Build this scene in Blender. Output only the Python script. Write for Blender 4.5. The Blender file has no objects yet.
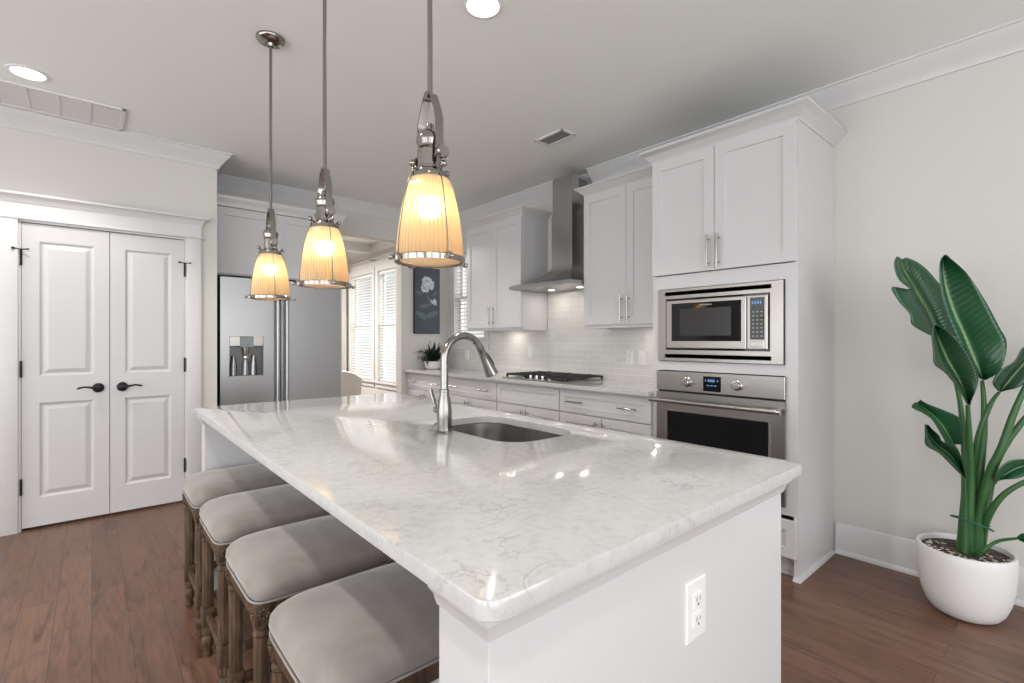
import bpy, bmesh, math, random
from mathutils import Vector, Matrix
random.seed(7)
C = bpy.context.scene.collection
PI = math.pi

# ------------------------------------------------------------------ camera, world, lights, exposure
FPX = 488.0
CAM = Vector((0.0, 0.0, 1.25))
FW = Vector((0.652, 0.7582, 0.0)); RT = Vector((0.7582, -0.652, 0.0))
cd = bpy.data.cameras.new('camera'); cam = bpy.data.objects.new('camera', cd); C.objects.link(cam)
cd.sensor_width = 36.0; cd.lens = FPX / 1024.0 * 36.0; cd.shift_y = -1.5 / 1024.0
cd.clip_start = 0.05
cam.location = CAM; cam.rotation_euler = (PI / 2, 0, -math.atan2(0.652, 0.7582))
bpy.context.scene.camera = cam

def at(px, py, d):
    """point seen at pixel (px, py) at forward distance d, used only to read sizes off the photograph"""
    return CAM + FW * d + RT * (d * (px - 512) / FPX) + Vector((0, 0, 1)) * (d * (340 - py) / FPX)

SKY = 3.9
w = bpy.data.worlds.new('daylight'); bpy.context.scene.world = w; w.use_nodes = True
wb = w.node_tree.nodes['Background']; wb.inputs[1].default_value = 1.0
# bright open sky towards the living side of the house (-x, -y), shaded garden beyond the range wall windows (+x)
_n, _l = w.node_tree.nodes, w.node_tree.links
_tc = _n.new('ShaderNodeTexCoord'); _dot = _n.new('ShaderNodeVectorMath'); _dot.operation = 'DOT_PRODUCT'; _dot.inputs[1].default_value = (-0.60, -0.78, 0.12)
_l.new(_tc.outputs['Generated'], _dot.inputs[0])
_mr = _n.new('ShaderNodeMapRange'); _mr.inputs[1].default_value = -0.25; _mr.inputs[2].default_value = 0.45; _mr.inputs[3].default_value = 0.62; _mr.inputs[4].default_value = SKY
_l.new(_dot.outputs['Value'], _mr.inputs[0]); _l.new(_mr.outputs[0], wb.inputs[1])
_ns = _n.new('ShaderNodeTexNoise'); _ns.inputs['Scale'].default_value = 7.0; _ns.inputs['Detail'].default_value = 5.0; _l.new(_tc.outputs['Generated'], _ns.inputs['Vector'])
_cr = _n.new('ShaderNodeValToRGB'); _cr.color_ramp.elements[0].position = .38; _cr.color_ramp.elements[0].color = (.62, .62, .60, 1); _cr.color_ramp.elements[1].position = .6; _cr.color_ramp.elements[1].color = (0.95, 0.975, 1.0, 1)
_l.new(_ns.outputs[0], _cr.inputs[0]); _l.new(_cr.outputs[0], wb.inputs[0])
vs = bpy.context.scene.view_settings
vs.view_transform = 'Standard'; vs.look = 'None'; vs.gamma = 1.0; vs.use_curve_mapping = False; vs.exposure = 0.62
try:
    bpy.context.scene.cycles.use_denoising = True
    bpy.context.scene.cycles.max_bounces = 10
    bpy.context.scene.cycles.diffuse_bounces = 5
    bpy.context.scene.cycles.sample_clamp_indirect = 6.0
    bpy.context.scene.cycles.caustics_reflective = False
    bpy.context.scene.cycles.caustics_refractive = False
except Exception: pass

DOWNLIGHT_W = 34.0
DOWNLIGHTS = [(-0.27, 3.80), (1.31, 1.72), (-0.30, 1.72), (1.75, 3.55), (-0.30, -0.2), ]

# ------------------------------------------------------------------ materials
def mat(name, col=(.8, .8, .8), rough=.5, metal=0.0, spec=None, coat=0.0):
    m = bpy.data.materials.new(name); m.use_nodes = True
    p = m.node_tree.nodes['Principled BSDF']
    p.inputs['Base Color'].default_value = (*col, 1); p.inputs['Roughness'].default_value = rough
    p.inputs['Metallic'].default_value = metal
    if spec is not None: p.inputs['Specular IOR Level'].default_value = spec
    if coat: p.inputs['Coat Weight'].default_value = coat
    return m
def nd(m, t, **kw):
    n = m.node_tree.nodes.new(t)
    for k, v in kw.items():
        if k in n.inputs: n.inputs[k].default_value = v
        else: setattr(n, k, v)
    return n
def lk(m, a, b): m.node_tree.links.new(a, b)
def PB(m): return m.node_tree.nodes['Principled BSDF']
def coords(m, scale=(1, 1, 1), rot=(0, 0, 0), kind='Object'):
    t = nd(m, 'ShaderNodeTexCoord'); mp = nd(m, 'ShaderNodeMapping')
    mp.inputs['Scale'].default_value = scale; mp.inputs['Rotation'].default_value = rot
    lk(m, t.outputs[kind], mp.inputs['Vector']); return mp.outputs['Vector']
def ramp(m, fac, stops):
    r = nd(m, 'ShaderNodeValToRGB'); e = r.color_ramp.elements
    while len(e) < len(stops): e.new(0.5)
    for i, (p, c) in enumerate(stops): e[i].position = p; e[i].color = (*c, 1)
    lk(m, fac, r.inputs[0]); return r.outputs[0]
def mix(m, fac, a, b, mode='MIX'):
    n = nd(m, 'ShaderNodeMix'); n.data_type = 'RGBA'; n.blend_type = mode
    for s, v in ((n.inputs[0], fac), (n.inputs[6], a), (n.inputs[7], b)):
        if isinstance(v, (int, float)): s.default_value = v
        elif isinstance(v, tuple): s.default_value = (*v, 1)
        else: lk(m, v, s)
    return n.outputs[2]
def bump(m, h, strength=.2, dist=.01):
    b = nd(m, 'ShaderNodeBump'); b.inputs['Strength'].default_value = strength; b.inputs['Distance'].default_value = dist
    lk(m, h, b.inputs['Height']); lk(m, b.outputs[0], PB(m).inputs['Normal'])

def paint(name, col, rough, amt=.04, sc=300):
    m = mat(name, col, rough); n = nd(m, 'ShaderNodeTexNoise', Scale=sc, Detail=2.0)
    lk(m, coords(m), n.inputs['Vector']); bump(m, n.outputs[0], amt, .002); return m
M = {}
M['wall'] = paint('greige_wall_paint', (.64, .625, .60), .75)
M['ceiling'] = paint('ceiling_paint', (.85, .87, .865), .85)
M['trim'] = paint('white_trim_paint', (.66, .66, .67), .35, .02)
M['cab'] = paint('white_cabinet_paint', (.60, .60, .615), .33, .02)
M['door'] = paint('white_door_paint', (.60, .60, .615), .38, .02)
M['gap'] = mat('dark_gap', (.03, .028, .026), .8)
M['black'] = mat('black_metal', (.018, .018, .02), .35, .6)
M['iron'] = mat('cast_iron', (.02, .02, .021), .5)
M['plastic'] = mat('white_plastic', (.76, .76, .76), .3)
M['slot'] = mat('dark_slot', (.12, .12, .12), .6)
M['blackglass'] = mat('black_glass', (.006, .006, .007), .04, 0, .35)
M['faucet'] = None
M['mirror'] = mat('polished_nickel', (.60, .585, .56), .14, 1)
M['pnickel'] = mat('antique_pendant_nickel', (.30, .28, .26), .16, 1)

def steel(name, col, rough, stretch, amt=.05):
    m = mat(name, col, rough, 1.0); n = nd(m, 'ShaderNodeTexNoise', Scale=1.0, Detail=3.0)
    lk(m, coords(m, stretch), n.inputs['Vector'])
    r = nd(m, 'ShaderNodeMapRange'); r.inputs[3].default_value = rough - amt; r.inputs[4].default_value = rough + amt
    lk(m, n.outputs[0], r.inputs[0]); lk(m, r.outputs[0], PB(m).inputs['Roughness'])
    bump(m, n.outputs[0], .04, .002); return m
M['steel_h'] = steel('brushed_steel_horizontal', (.40, .385, .37), .30, (3, 3, 700))
M['steel_v'] = steel('brushed_steel_vertical', (.39, .392, .40), .34, (500, 500, 2))
M['steel_hood'] = steel('brushed_steel_hood', (.46, .455, .45), .24, (90, 2, 90), .03)
M['nickel'] = steel('brushed_nickel', (.42, .405, .385), .22, (40, 40, 400))
M['faucet'] = steel('brushed_faucet_nickel', (.27, .262, .25), .20, (40, 40, 400))
M['sinksteel'] = steel('sink_steel', (.44, .43, .42), .24, (3, 500, 500))

def quartz():
    m = mat('white_veined_quartz', (.78, .78, .78), .09, 0, .7)
    v = coords(m)
    n1 = nd(m, 'ShaderNodeTexNoise', Scale=7.5, Detail=9.0, Distortion=1.4); lk(m, v, n1.inputs['Vector'])
    n1.inputs['Roughness'].default_value = .62
    vein = ramp(m, n1.outputs[0], [(.475, (0, 0, 0)), (.496, (1, 1, 1)), (.515, (0, 0, 0))])
    n2 = nd(m, 'ShaderNodeTexNoise', Scale=7.0, Detail=4.0); lk(m, v, n2.inputs['Vector'])
    br = ramp(m, n2.outputs[0], [(.42, (0, 0, 0)), (.68, (1, 1, 1))])
    f = mix(m, 1.0, vein, br, 'MULTIPLY')
    n3 = nd(m, 'ShaderNodeTexNoise', Scale=55.0, Detail=5.0); lk(m, v, n3.inputs['Vector'])
    base = ramp(m, n3.outputs[0], [(.30, (.47, .47, .47)), (.50, (.515, .513, .512)), (.75, (.54, .538, .536))])
    n4 = nd(m, 'ShaderNodeTexNoise', Scale=2.2, Detail=6.0, Distortion=.8); lk(m, v, n4.inputs['Vector'])
    base = mix(m, ramp(m, n4.outputs[0], [(.4, (0, 0, 0)), (.75, (.3, .3, .3))]), base, (.44, .44, .445))
    f2 = nd(m, 'ShaderNodeMath', operation='MULTIPLY'); f2.inputs[1].default_value = .5; lk(m, f, f2.inputs[0])
    col = mix(m, f2.outputs[0], base, (.22, .22, .23))
    lk(m, col, PB(m).inputs['Base Color']); return m
M['quartz'] = quartz()

def tiles():
    m = mat('subway_tile', (.7, .7, .69), .12, 0, .5)
    t = nd(m, 'ShaderNodeTexCoord'); sp = nd(m, 'ShaderNodeSeparateXYZ'); cb = nd(m, 'ShaderNodeCombineXYZ')
    lk(m, t.outputs['Object'], sp.inputs[0]); lk(m, sp.outputs['Y'], cb.inputs['X']); lk(m, sp.outputs['Z'], cb.inputs['Y'])
    b = nd(m, 'ShaderNodeTexBrick', Scale=1.0)
    b.inputs['Color1'].default_value = (.60, .595, .58, 1); b.inputs['Color2'].default_value = (.66, .65, .635, 1)
    b.inputs['Mortar'].default_value = (.78, .78, .77, 1); b.inputs['Mortar Size'].default_value = .0018
    b.inputs['Brick Width'].default_value = .152; b.inputs['Row Height'].default_value = .0508; b.inputs['Mortar Smooth'].default_value = .3
    lk(m, cb.outputs[0], b.inputs['Vector']); lk(m, b.outputs['Color'], PB(m).inputs['Base Color'])
    inv = nd(m, 'ShaderNodeMath', operation='SUBTRACT'); inv.inputs[0].default_value = 1; lk(m, b.outputs['Fac'], inv.inputs[1])
    bump(m, inv.outputs[0], .5, .002); return m
M['tile'] = tiles()

def floorwood():
    m = mat('hickory_plank_floor', (.2, .12, .09), .3, 0, .45)
    t = nd(m, 'ShaderNodeTexCoord'); sp = nd(m, 'ShaderNodeSeparateXYZ'); cb = nd(m, 'ShaderNodeCombineXYZ')
    lk(m, t.outputs['Object'], sp.inputs[0]); lk(m, sp.outputs['Y'], cb.inputs['X']); lk(m, sp.outputs['X'], cb.inputs['Y'])
    b = nd(m, 'ShaderNodeTexBrick', Scale=1.0); b.offset_frequency = 2; b.offset = .37
    b.inputs['Color1'].default_value = (0, 0, 0, 1); b.inputs['Color2'].default_value = (1, 1, 1, 1)
    b.inputs['Mortar'].default_value = (.5, .5, .5, 1); b.inputs['Mortar Size'].default_value = .0012
    b.inputs['Brick Width'].default_value = .95; b.inputs['Row Height'].default_value = .127; b.inputs['Bias'].default_value = 0
    lk(m, cb.outputs[0], b.inputs['Vector'])
    base = ramp(m, b.outputs['Color'], [(0, (.140, .068, .041)), (.35, (.160, .080, .050)), (.7, (.172, .090, .058)), (1, (.190, .104, .070))])
    # grain along Y, offset per plank
    add = nd(m, 'ShaderNodeVectorMath', operation='ADD'); sc = nd(m, 'ShaderNodeVectorMath', operation='SCALE'); sc.inputs['Scale'].default_value = 7.0
    lk(m, b.outputs['Color'], sc.inputs[0]); lk(m, t.outputs['Object'], add.inputs[0]); lk(m, sc.outputs[0], add.inputs[1])
    mp = nd(m, 'ShaderNodeMapping'); mp.inputs['Scale'].default_value = (16, 2.2, 1); lk(m, add.outputs[0], mp.inputs[0])
    g = nd(m, 'ShaderNodeTexNoise', Scale=1.5, Detail=8.0, Distortion=.9); lk(m, mp.outputs[0], g.inputs['Vector'])
    gc = ramp(m, g.outputs[0], [(.28, (.50, .46, .44)), (.47, (.95, .94, .93)), (.75, (1.2, 1.2, 1.2))])
    col = mix(m, 1.0, base, gc, 'MULTIPLY')
    mp2 = nd(m, 'ShaderNodeMapping'); mp2.inputs['Scale'].default_value = (90, 7, 1); lk(m, add.outputs[0], mp2.inputs[0])
    g2 = nd(m, 'ShaderNodeTexNoise', Scale=1.5, Detail=5.0, Distortion=.4); lk(m, mp2.outputs[0], g2.inputs['Vector'])
    col = mix(m, 1.0, col, ramp(m, g2.outputs[0], [(.3, (.80, .79, .78)), (.6, (1.06, 1.06, 1.06))]), 'MULTIPLY')
    kn = nd(m, 'ShaderNodeTexNoise', Scale=6.5, Detail=3.0, Distortion=.6); lk(m, add.outputs[0], kn.inputs['Vector'])
    col = mix(m, ramp(m, kn.outputs[0], [(.60, (0, 0, 0)), (.78, (.6, .6, .6))]), col, (.10, .062, .05))
    col = mix(m, b.outputs['Fac'], col, (.05, .03, .024))
    lk(m, col, PB(m).inputs['Base Color'])
    rr = nd(m, 'ShaderNodeMapRange'); rr.inputs[3].default_value = .24; rr.inputs[4].default_value = .42
    lk(m, g.outputs[0], rr.inputs[0]); lk(m, rr.outputs[0], PB(m).inputs['Roughness'])
    inv = nd(m, 'ShaderNodeMath', operation='SUBTRACT'); lk(m, g.outputs[0], inv.inputs[0]); lk(m, b.outputs['Fac'], inv.inputs[1])
    bump(m, inv.outputs[0], .25, .003); return m
M['floor'] = floorwood()

def stoolwood():
    m = mat('weathered_brown_wood', (.2, .14, .09), .55)
    n = nd(m, 'ShaderNodeTexNoise', Scale=1.0, Detail=6.0, Distortion=.5); lk(m, coords(m, (60, 60, 9)), n.inputs['Vector'])
    c = ramp(m, n.outputs[0], [(.25, (.022, .012, .006)), (.48, (.070, .038, .019)), (.62, (.10, .060, .033)), (.78, (.23, .19, .145))])
    lk(m, c, PB(m).inputs['Base Color']); bump(m, n.outputs[0], .3, .002); return m
M['oak'] = stoolwood()

def velvet():
    m = mat('taupe_velvet', (.33, .29, .265), .85)
    PB(m).inputs['Sheen Weight'].default_value = .45; PB(m).inputs['Sheen Roughness'].default_value = .4
    n = nd(m, 'ShaderNodeTexNoise', Scale=7.0, Detail=4.0, Distortion=1.2); lk(m, coords(m), n.inputs['Vector'])
    lk(m, ramp(m, n.outputs[0], [(.3, (.225, .198, .185)), (.7, (.295, .265, .248))]), PB(m).inputs['Base Color'])
    n2 = nd(m, 'ShaderNodeTexNoise', Scale=400.0); lk(m, coords(m), n2.inputs['Vector']); bump(m, n2.outputs[0], .1, .001); return m
M['velvet'] = velvet()
M['chairfabric'] = mat('grey_chair_fabric', (.60, .59, .58), .9)

def emit(name, col, s):
    m = bpy.data.materials.new(name); m.use_nodes = True; nt = m.node_tree; nt.nodes.clear()
    e = nt.nodes.new('ShaderNodeEmission'); e.inputs[0].default_value = (*col, 1); e.inputs[1].default_value = s
    o = nt.nodes.new('ShaderNodeOutputMaterial'); nt.links.new(e.outputs[0], o.inputs[0]); return m
M['lens'] = emit('lit_downlight_lens', (1, .96, .90), 7.0)
M['bulb'] = emit('lit_bulb', (1, .82, .56), 12.0)
M['puck'] = emit('lit_puck_light', (1, .93, .82), 4.0)
M['digits'] = emit('lit_blue_digits', (.25, .45, .9), .55)
M['digits_w'] = mat('pale_key_print', (.35, .35, .36), .5)

def shadeglass():
    m = bpy.data.materials.new('ribbed_prismatic_glass'); m.use_nodes = True; nt = m.node_tree; nt.nodes.clear(); N = nt.nodes.new; L = nt.links.new
    tc = N('ShaderNodeTexCoord'); sp = N('ShaderNodeSeparateXYZ'); L(tc.outputs['Object'], sp.inputs[0])
    at2 = N('ShaderNodeMath'); at2.operation = 'ARCTAN2'; L(sp.outputs['Y'], at2.inputs[0]); L(sp.outputs['X'], at2.inputs[1])
    mu = N('ShaderNodeMath'); mu.operation = 'MULTIPLY'; mu.inputs[1].default_value = 48.0; L(at2.outputs[0], mu.inputs[0])
    sn = N('ShaderNodeMath'); sn.operation = 'SINE'; L(mu.outputs[0], sn.inputs[0])
    mr = N('ShaderNodeMapRange'); mr.inputs[1].default_value = -1; mr.inputs[2].default_value = 1; mr.inputs[3].default_value = 0; mr.inputs[4].default_value = 1; L(sn.outputs[0], mr.inputs[0])
    cr = N('ShaderNodeMix'); cr.data_type = 'RGBA'; L(mr.outputs[0], cr.inputs[0]); cr.inputs[6].default_value = (1, .60, .27, 1); cr.inputs[7].default_value = (1, .86, .58, 1)
    tr = N('ShaderNodeBsdfRefraction'); tr.inputs[0].default_value = (1, .86, .62, 1); tr.inputs['Roughness'].default_value = .42; tr.inputs['IOR'].default_value = 1.25
    tl = N('ShaderNodeBsdfTranslucent'); L(cr.outputs[2], tl.inputs[0])
    df = N('ShaderNodeBsdfDiffuse'); df.inputs[0].default_value = (.80, .74, .60, 1)
    gl = N('ShaderNodeBsdfGlossy'); gl.inputs['Roughness'].default_value = .10
    m1 = N('ShaderNodeMixShader'); m1.inputs[0].default_value = .72; L(tr.outputs[0], m1.inputs[1]); L(tl.outputs[0], m1.inputs[2])
    m3 = N('ShaderNodeMixShader'); m3.inputs[0].default_value = .15; L(m1.outputs[0], m3.inputs[1]); L(df.outputs[0], m3.inputs[2])
    lw = N('ShaderNodeLayerWeight'); lw.inputs[0].default_value = .3; pw = N('ShaderNodeMath'); pw.operation = 'POWER'; pw.inputs[1].default_value = 1.6; L(lw.outputs['Facing'], pw.inputs[0])
    m2 = N('ShaderNodeMixShader'); L(pw.outputs[0], m2.inputs[0]); L(m3.outputs[0], m2.inputs[1]); L(gl.outputs[0], m2.inputs[2])
    o = N('ShaderNodeOutputMaterial'); L(m2.outputs[0], o.inputs[0]); return m
M['shade'] = shadeglass()
def pane():
    m = bpy.data.materials.new('window_glass'); m.use_nodes = True; nt = m.node_tree; nt.nodes.clear()
    tr = nt.nodes.new('ShaderNodeBsdfTransparent'); gl = nt.nodes.new('ShaderNodeBsdfGlossy'); gl.inputs['Roughness'].default_value = .02
    lw = nt.nodes.new('ShaderNodeLayerWeight'); lw.inputs[0].default_value = .2; fr = nt.nodes.new('ShaderNodeMath'); fr.operation = 'POWER'; fr.inputs[1].default_value = 3.0; nt.links.new(lw.outputs['Facing'], fr.inputs[0])
    m2 = nt.nodes.new('ShaderNodeMixShader'); nt.links.new(fr.outputs[0], m2.inputs[0]); nt.links.new(tr.outputs[0], m2.inputs[1]); nt.links.new(gl.outputs[0], m2.inputs[2])
    o = nt.nodes.new('ShaderNodeOutputMaterial'); nt.links.new(m2.outputs[0], o.inputs[0]); return m
M['pane'] = pane()
def sheer():
    m = bpy.data.materials.new('sheer_white_cloth'); m.use_nodes = True; nt = m.node_tree; nt.nodes.clear()
    df = nt.nodes.new('ShaderNodeBsdfDiffuse'); df.inputs[0].default_value = (.8, .79, .77, 1)
    tl = nt.nodes.new('ShaderNodeBsdfTranslucent'); tl.inputs[0].default_value = (.8, .79, .77, 1)
    m1 = nt.nodes.new('ShaderNodeMixShader'); m1.inputs[0].default_value = .45; nt.links.new(df.outputs[0], m1.inputs[1]); nt.links.new(tl.outputs[0], m1.inputs[2])
    o = nt.nodes.new('ShaderNodeOutputMaterial'); nt.links.new(m1.outputs[0], o.inputs[0]); return m
M['sheer'] = sheer()
M['blind'] = mat('white_blind_slats', (.80, .79, .77), .5)

def leafmat(name, c0, c1, rib, rough=.3):
    m = mat(name, c0, rough, 0, .5)
    v = coords(m, (1, 1, 1), kind='UV')
    sp = nd(m, 'ShaderNodeSeparateXYZ'); lk(m, v, sp.inputs[0])
    # u = across (-1..1 mapped 0..1), v = along ; veins slant toward the tip
    ab = nd(m, 'ShaderNodeMath', operation='SUBTRACT'); ab.inputs[1].default_value = .5; lk(m, sp.outputs['X'], ab.inputs[0])
    ab2 = nd(m, 'ShaderNodeMath', operation='ABSOLUTE'); lk(m, ab.outputs[0], ab2.inputs[0])
    k = nd(m, 'ShaderNodeMath', operation='MULTIPLY'); k.inputs[1].default_value = -.22; lk(m, ab2.outputs[0], k.inputs[0])
    s = nd(m, 'ShaderNodeMath', operation='ADD'); lk(m, sp.outputs['Y'], s.inputs[0]); lk(m, k.outputs[0], s.inputs[1])
    s2 = nd(m, 'ShaderNodeMath', operation='MULTIPLY'); s2.inputs[1].default_value = 190.0; lk(m, s.outputs[0], s2.inputs[0])
    sn = nd(m, 'ShaderNodeMath', operation='SINE'); lk(m, s2.outputs[0], sn.inputs[0])
    n = nd(m, 'ShaderNodeTexNoise', Scale=6.0, Detail=3.0); lk(m, v, n.inputs['Vector'])
    mr = nd(m, 'ShaderNodeMapRange'); mr.inputs[1].default_value = -1; lk(m, sn.outputs[0], mr.inputs[0])
    a = mix(m, n.outputs[0], c0, c1)
    b2 = nd(m, 'ShaderNodeMath', operation='MULTIPLY'); b2.inputs[1].default_value = .24; lk(m, mr.outputs[0], b2.inputs[0])
    a = mix(m, b2.outputs[0], a, tuple(min(1, x * 1.7) for x in c1))
    rf = ramp(m, ab2.outputs[0], [(.0, (1, 1, 1)), (.025, (1, 1, 1)), (.04, (0, 0, 0))])
    a = mix(m, rf, a, rib)
    lk(m, a, PB(m).inputs['Base Color']); bump(m, mr.outputs[0], .22, .003); return m
M['leaf'] = leafmat('glossy_green_leaf', (.006, .046, .020), (.014, .085, .032), (.11, .24, .07), .28)
M['leafdark'] = leafmat('dark_green_leaf', (.004, .030, .014), (.014, .058, .020), (.08, .17, .05), .25)
M['stem'] = mat('green_stem', (.035, .12, .035), .4)
M['bromeliad'] = mat('dark_olive_leaf', (.020, .030, .018), .4)
M['pot'] = mat('matte_white_pot', (.82, .82, .83), .45)
def soil():
    m = mat('soil_and_bark', (.05, .04, .03), .9)
    n = nd(m, 'ShaderNodeTexVoronoi', Scale=70.0); lk(m, coords(m), n.inputs['Vector'])
    lk(m, ramp(m, n.outputs['Color'], [(.0, (.02, .015, .012)), (.6, (.07, .05, .035)), (.8, (.16, .12, .09))]), PB(m).inputs['Base Color'])
    bump(m, n.outputs[0], .8, .01); return m
M['soil'] = soil()
M['pebble'] = mat('pale_pebble', (.62, .59, .54), .7)
M['canvas'] = mat('slate_blue_canvas', (.070, .078, .105), .7)
M['canvas_edge'] = mat('black_canvas_edge', (.012, .012, .016), .6)
def petal():
    m = mat('white_petal_paint', (.6, .65, .68), .7); n = nd(m, 'ShaderNodeTexVoronoi', Scale=45.0); lk(m, coords(m), n.inputs['Vector'])
    lk(m, ramp(m, n.outputs[0], [(.0, (.72, .77, .80)), (.55, (.50, .56, .60)), (.9, (.26, .31, .36))]), PB(m).inputs['Base Color']); return m
M['petal'] = petal()
M['leafpaint'] = mat('teal_grey_leaf_paint', (.11, .16, .185), .7)
M['wire'] = mat('green_plant_tie', (.02, .12, .09), .5)
M['grille'] = mat('white_grille', (.72, .715, .70), .5)
M['filter'] = mat('grey_grille_backing', (.50, .49, .46), .8)

# ------------------------------------------------------------------ mesh helpers
class MB:
    def __init__(s, f=None): s.bm = bmesh.new(); s.f = f or (lambda p: p); s.uv = None
    def v(s, p): return s.bm.verts.new(s.f(Vector(p)))
    def face(s, vs):
        try: return s.bm.faces.new(vs)
        except ValueError: return None
    def box(s, x0, x1, y0, y1, z0, z1, b=0.0):
        vs = [s.v((x, y, z)) for x in (x0, x1) for y in (y0, y1) for z in (z0, z1)]
        fs = [s.face([vs[i] for i in q]) for q in ((0, 1, 3, 2), (4, 6, 7, 5), (0, 4, 5, 1), (2, 3, 7, 6), (0, 2, 6, 4), (1, 5, 7, 3))]
        if b > 0:
            es = list({e for f in fs for e in f.edges})
            bmesh.ops.bevel(s.bm, geom=es, offset=b, segments=2, affect='EDGES', profile=.5)
        return s
    def loops(s, rings, cap0=True, cap1=True, closed=True):
        R = [[s.v(p) for p in r] for r in rings]; n = len(R[0])
        for a, b in zip(R, R[1:]):
            for i in range(n if closed else n - 1):
                s.face([a[i], a[(i + 1) % n], b[(i + 1) % n], b[i]])
        if cap0: s.face(R[0])
        if cap1: s.face(R[-1][::-1])
        return s
    def rect(s, u0, u1, z0, z1, prof):
        """nested rectangles in the local u-z plane; prof = [(inset, depth), ...]"""
        return s.loops([[(u0 + i, d, z0 + i), (u1 - i, d, z0 + i), (u1 - i, d, z1 - i), (u0 + i, d, z1 - i)] for i, d in prof])
    def lathe(s, prof, c=(0, 0, 0), n=32, mod=None, axis='z', cap=True):
        rings = []
        for r, z in prof:
            ring = []
            for k in range(n):
                a = 2 * PI * k / n; rr = r * (mod(a, z) if mod else 1)
                q = (rr * math.cos(a), rr * math.sin(a), z)
                if axis == 'x': q = (q[2], q[0], q[1])
                if axis == 'y': q = (q[0], q[2], q[1])
                ring.append((c[0] + q[0], c[1] + q[1], c[2] + q[2]))
            rings.append(ring)
        return s.loops(rings, cap, cap)
    def tube(s, pts, r, n=12, cap=True, flat=None):
        pts = [Vector(p) for p in pts]; m = len(pts)
        rs = r if isinstance(r, (list, tuple)) else [r] * m
        t0 = (pts[1] - pts[0]).normalized()
        up = Vector((0, 0, 1)) if abs(t0.z) < .9 else Vector((1, 0, 0))
        a = t0.cross(up).normalized(); rings = []
        for i in range(m):
            t = (pts[min(i + 1, m - 1)] - pts[max(i - 1, 0)]).normalized()
            a = (a - t * a.dot(t)).normalized(); b = t.cross(a)
            fl = flat or 1
            rings.append([pts[i] + (a * math.cos(2 * PI * k / n) + b * math.sin(2 * PI * k / n) * fl) * rs[i] for k in range(n)])
        return s.loops(rings, cap, cap)
    def sphere(s, c, r, n=16, sz=1.0):
        prof = [(max(1e-4, r * math.sin(PI * k / n)), -r * sz * math.cos(PI * k / n)) for k in range(n + 1)]
        return s.lathe(prof, c, n * 2 if n < 12 else n + 8)
    def sweep(s, path, prof, side=1, closed=False):
        """moulding: profile points (out, z) carried along a plan polyline with mitred corners"""
        P = [Vector((p[0], p[1])) for p in path]; n = len(P); rings = []
        for i in range(n):
            ds = []
            if i > 0: ds.append((P[i] - P[i - 1]).normalized())
            if i < n - 1: ds.append((P[i + 1] - P[i]).normalized())
            ns = [Vector((-d.y, d.x)) * side for d in ds]
            m = sum(ns, Vector((0, 0))); m = m / m.dot(ns[0]) if len(ns) > 1 else ns[0]
            rings.append([(P[i].x + m.x * o, P[i].y + m.y * o, z) for o, z in prof])
        return s.loops(rings)
    def prism(s, poly, a, b, ax='z'):
        def q(p, h): return {'z': (p[0], p[1], h), 'x': (h, p[0], p[1]), 'y': (p[0], h, p[1])}[ax]
        return s.loops([[q(p, a) for p in poly], [q(p, b) for p in poly]])

def base_of(bm):
    co = [v.co for v in bm.verts]
    return Vector(((min(c.x for c in co) + max(c.x for c in co)) / 2, (min(c.y for c in co) + max(c.y for c in co)) / 2, min(c.z for c in co)))
def link(name, mb, m, parent=None, smooth=None, bevel=0):
    bm = mb.bm
    bmesh.ops.recalc_face_normals(bm, faces=bm.faces[:])
    o0 = world_of(parent) if parent is not None else base_of(bm)
    bmesh.ops.translate(bm, verts=bm.verts[:], vec=-o0)
    me = bpy.data.meshes.new(name); bm.to_mesh(me); bm.free()
    if smooth:
        me.polygons.foreach_set('use_smooth', [True] * len(me.polygons))
        try: me.set_sharp_from_angle(angle=math.radians(smooth))
        except Exception: pass
    me.materials.append(M[m] if isinstance(m, str) else m)
    o = bpy.data.objects.new(name, me); C.objects.link(o)
    if parent is None: o.location = o0
    else: o.parent = parent
    return o
def world_of(o):
    p = Vector((0, 0, 0))
    while o is not None: p += o.location; o = o.parent
    return p
def tag(o, label, cat, group=None, kind=None):
    o['label'] = label; o['category'] = cat
    if group: o['group'] = group
    if kind: o['kind'] = kind
    return o
def thing(name, label, cat, loc, group=None):
    o = bpy.data.objects.new(name, None); C.objects.link(o); o.location = loc; o.empty_display_size = .1
    return tag(o, label, cat, group)
def struct(name, mb, m, label=None, parent=None, smooth=None):
    o = link(name, mb, m, parent, smooth); o['kind'] = 'structure'
    if label: o['label'] = label; o['category'] = name.split('_')[0]
    return o
def copy_tree(o, parent=None):
    c = o.copy(); C.objects.link(c)
    if parent is not None: c.parent = parent
    for ch in list(o.children): copy_tree(ch, c)
    return c

def wall_holes(mb, ax, pos, a0, a1, z0, z1, holes):
    """wall slab between pos[0], pos[1] across; runs a0..a1 with rectangular holes (a,b,zlo,zhi)"""
    cuts = sorted({a0, a1, *[h[0] for h in holes], *[h[1] for h in holes]})
    for lo, hi in zip(cuts, cuts[1:]):
        hs = [h for h in holes if h[0] <= lo + 1e-6 and h[1] >= hi - 1e-6]
        segs = [(z0, z1)] if not hs else [(z0, hs[0][2]), (hs[0][3], z1)]
        for s0, s1 in segs:
            if s1 - s0 < 1e-4: continue
            if ax == 'x': mb.box(pos[0], pos[1], lo, hi, s0, s1)
            else: mb.box(lo, hi, pos[0], pos[1], s0, s1)
    bmesh.ops.remove_doubles(mb.bm, verts=mb.bm.verts[:], dist=1e-5)

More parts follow.
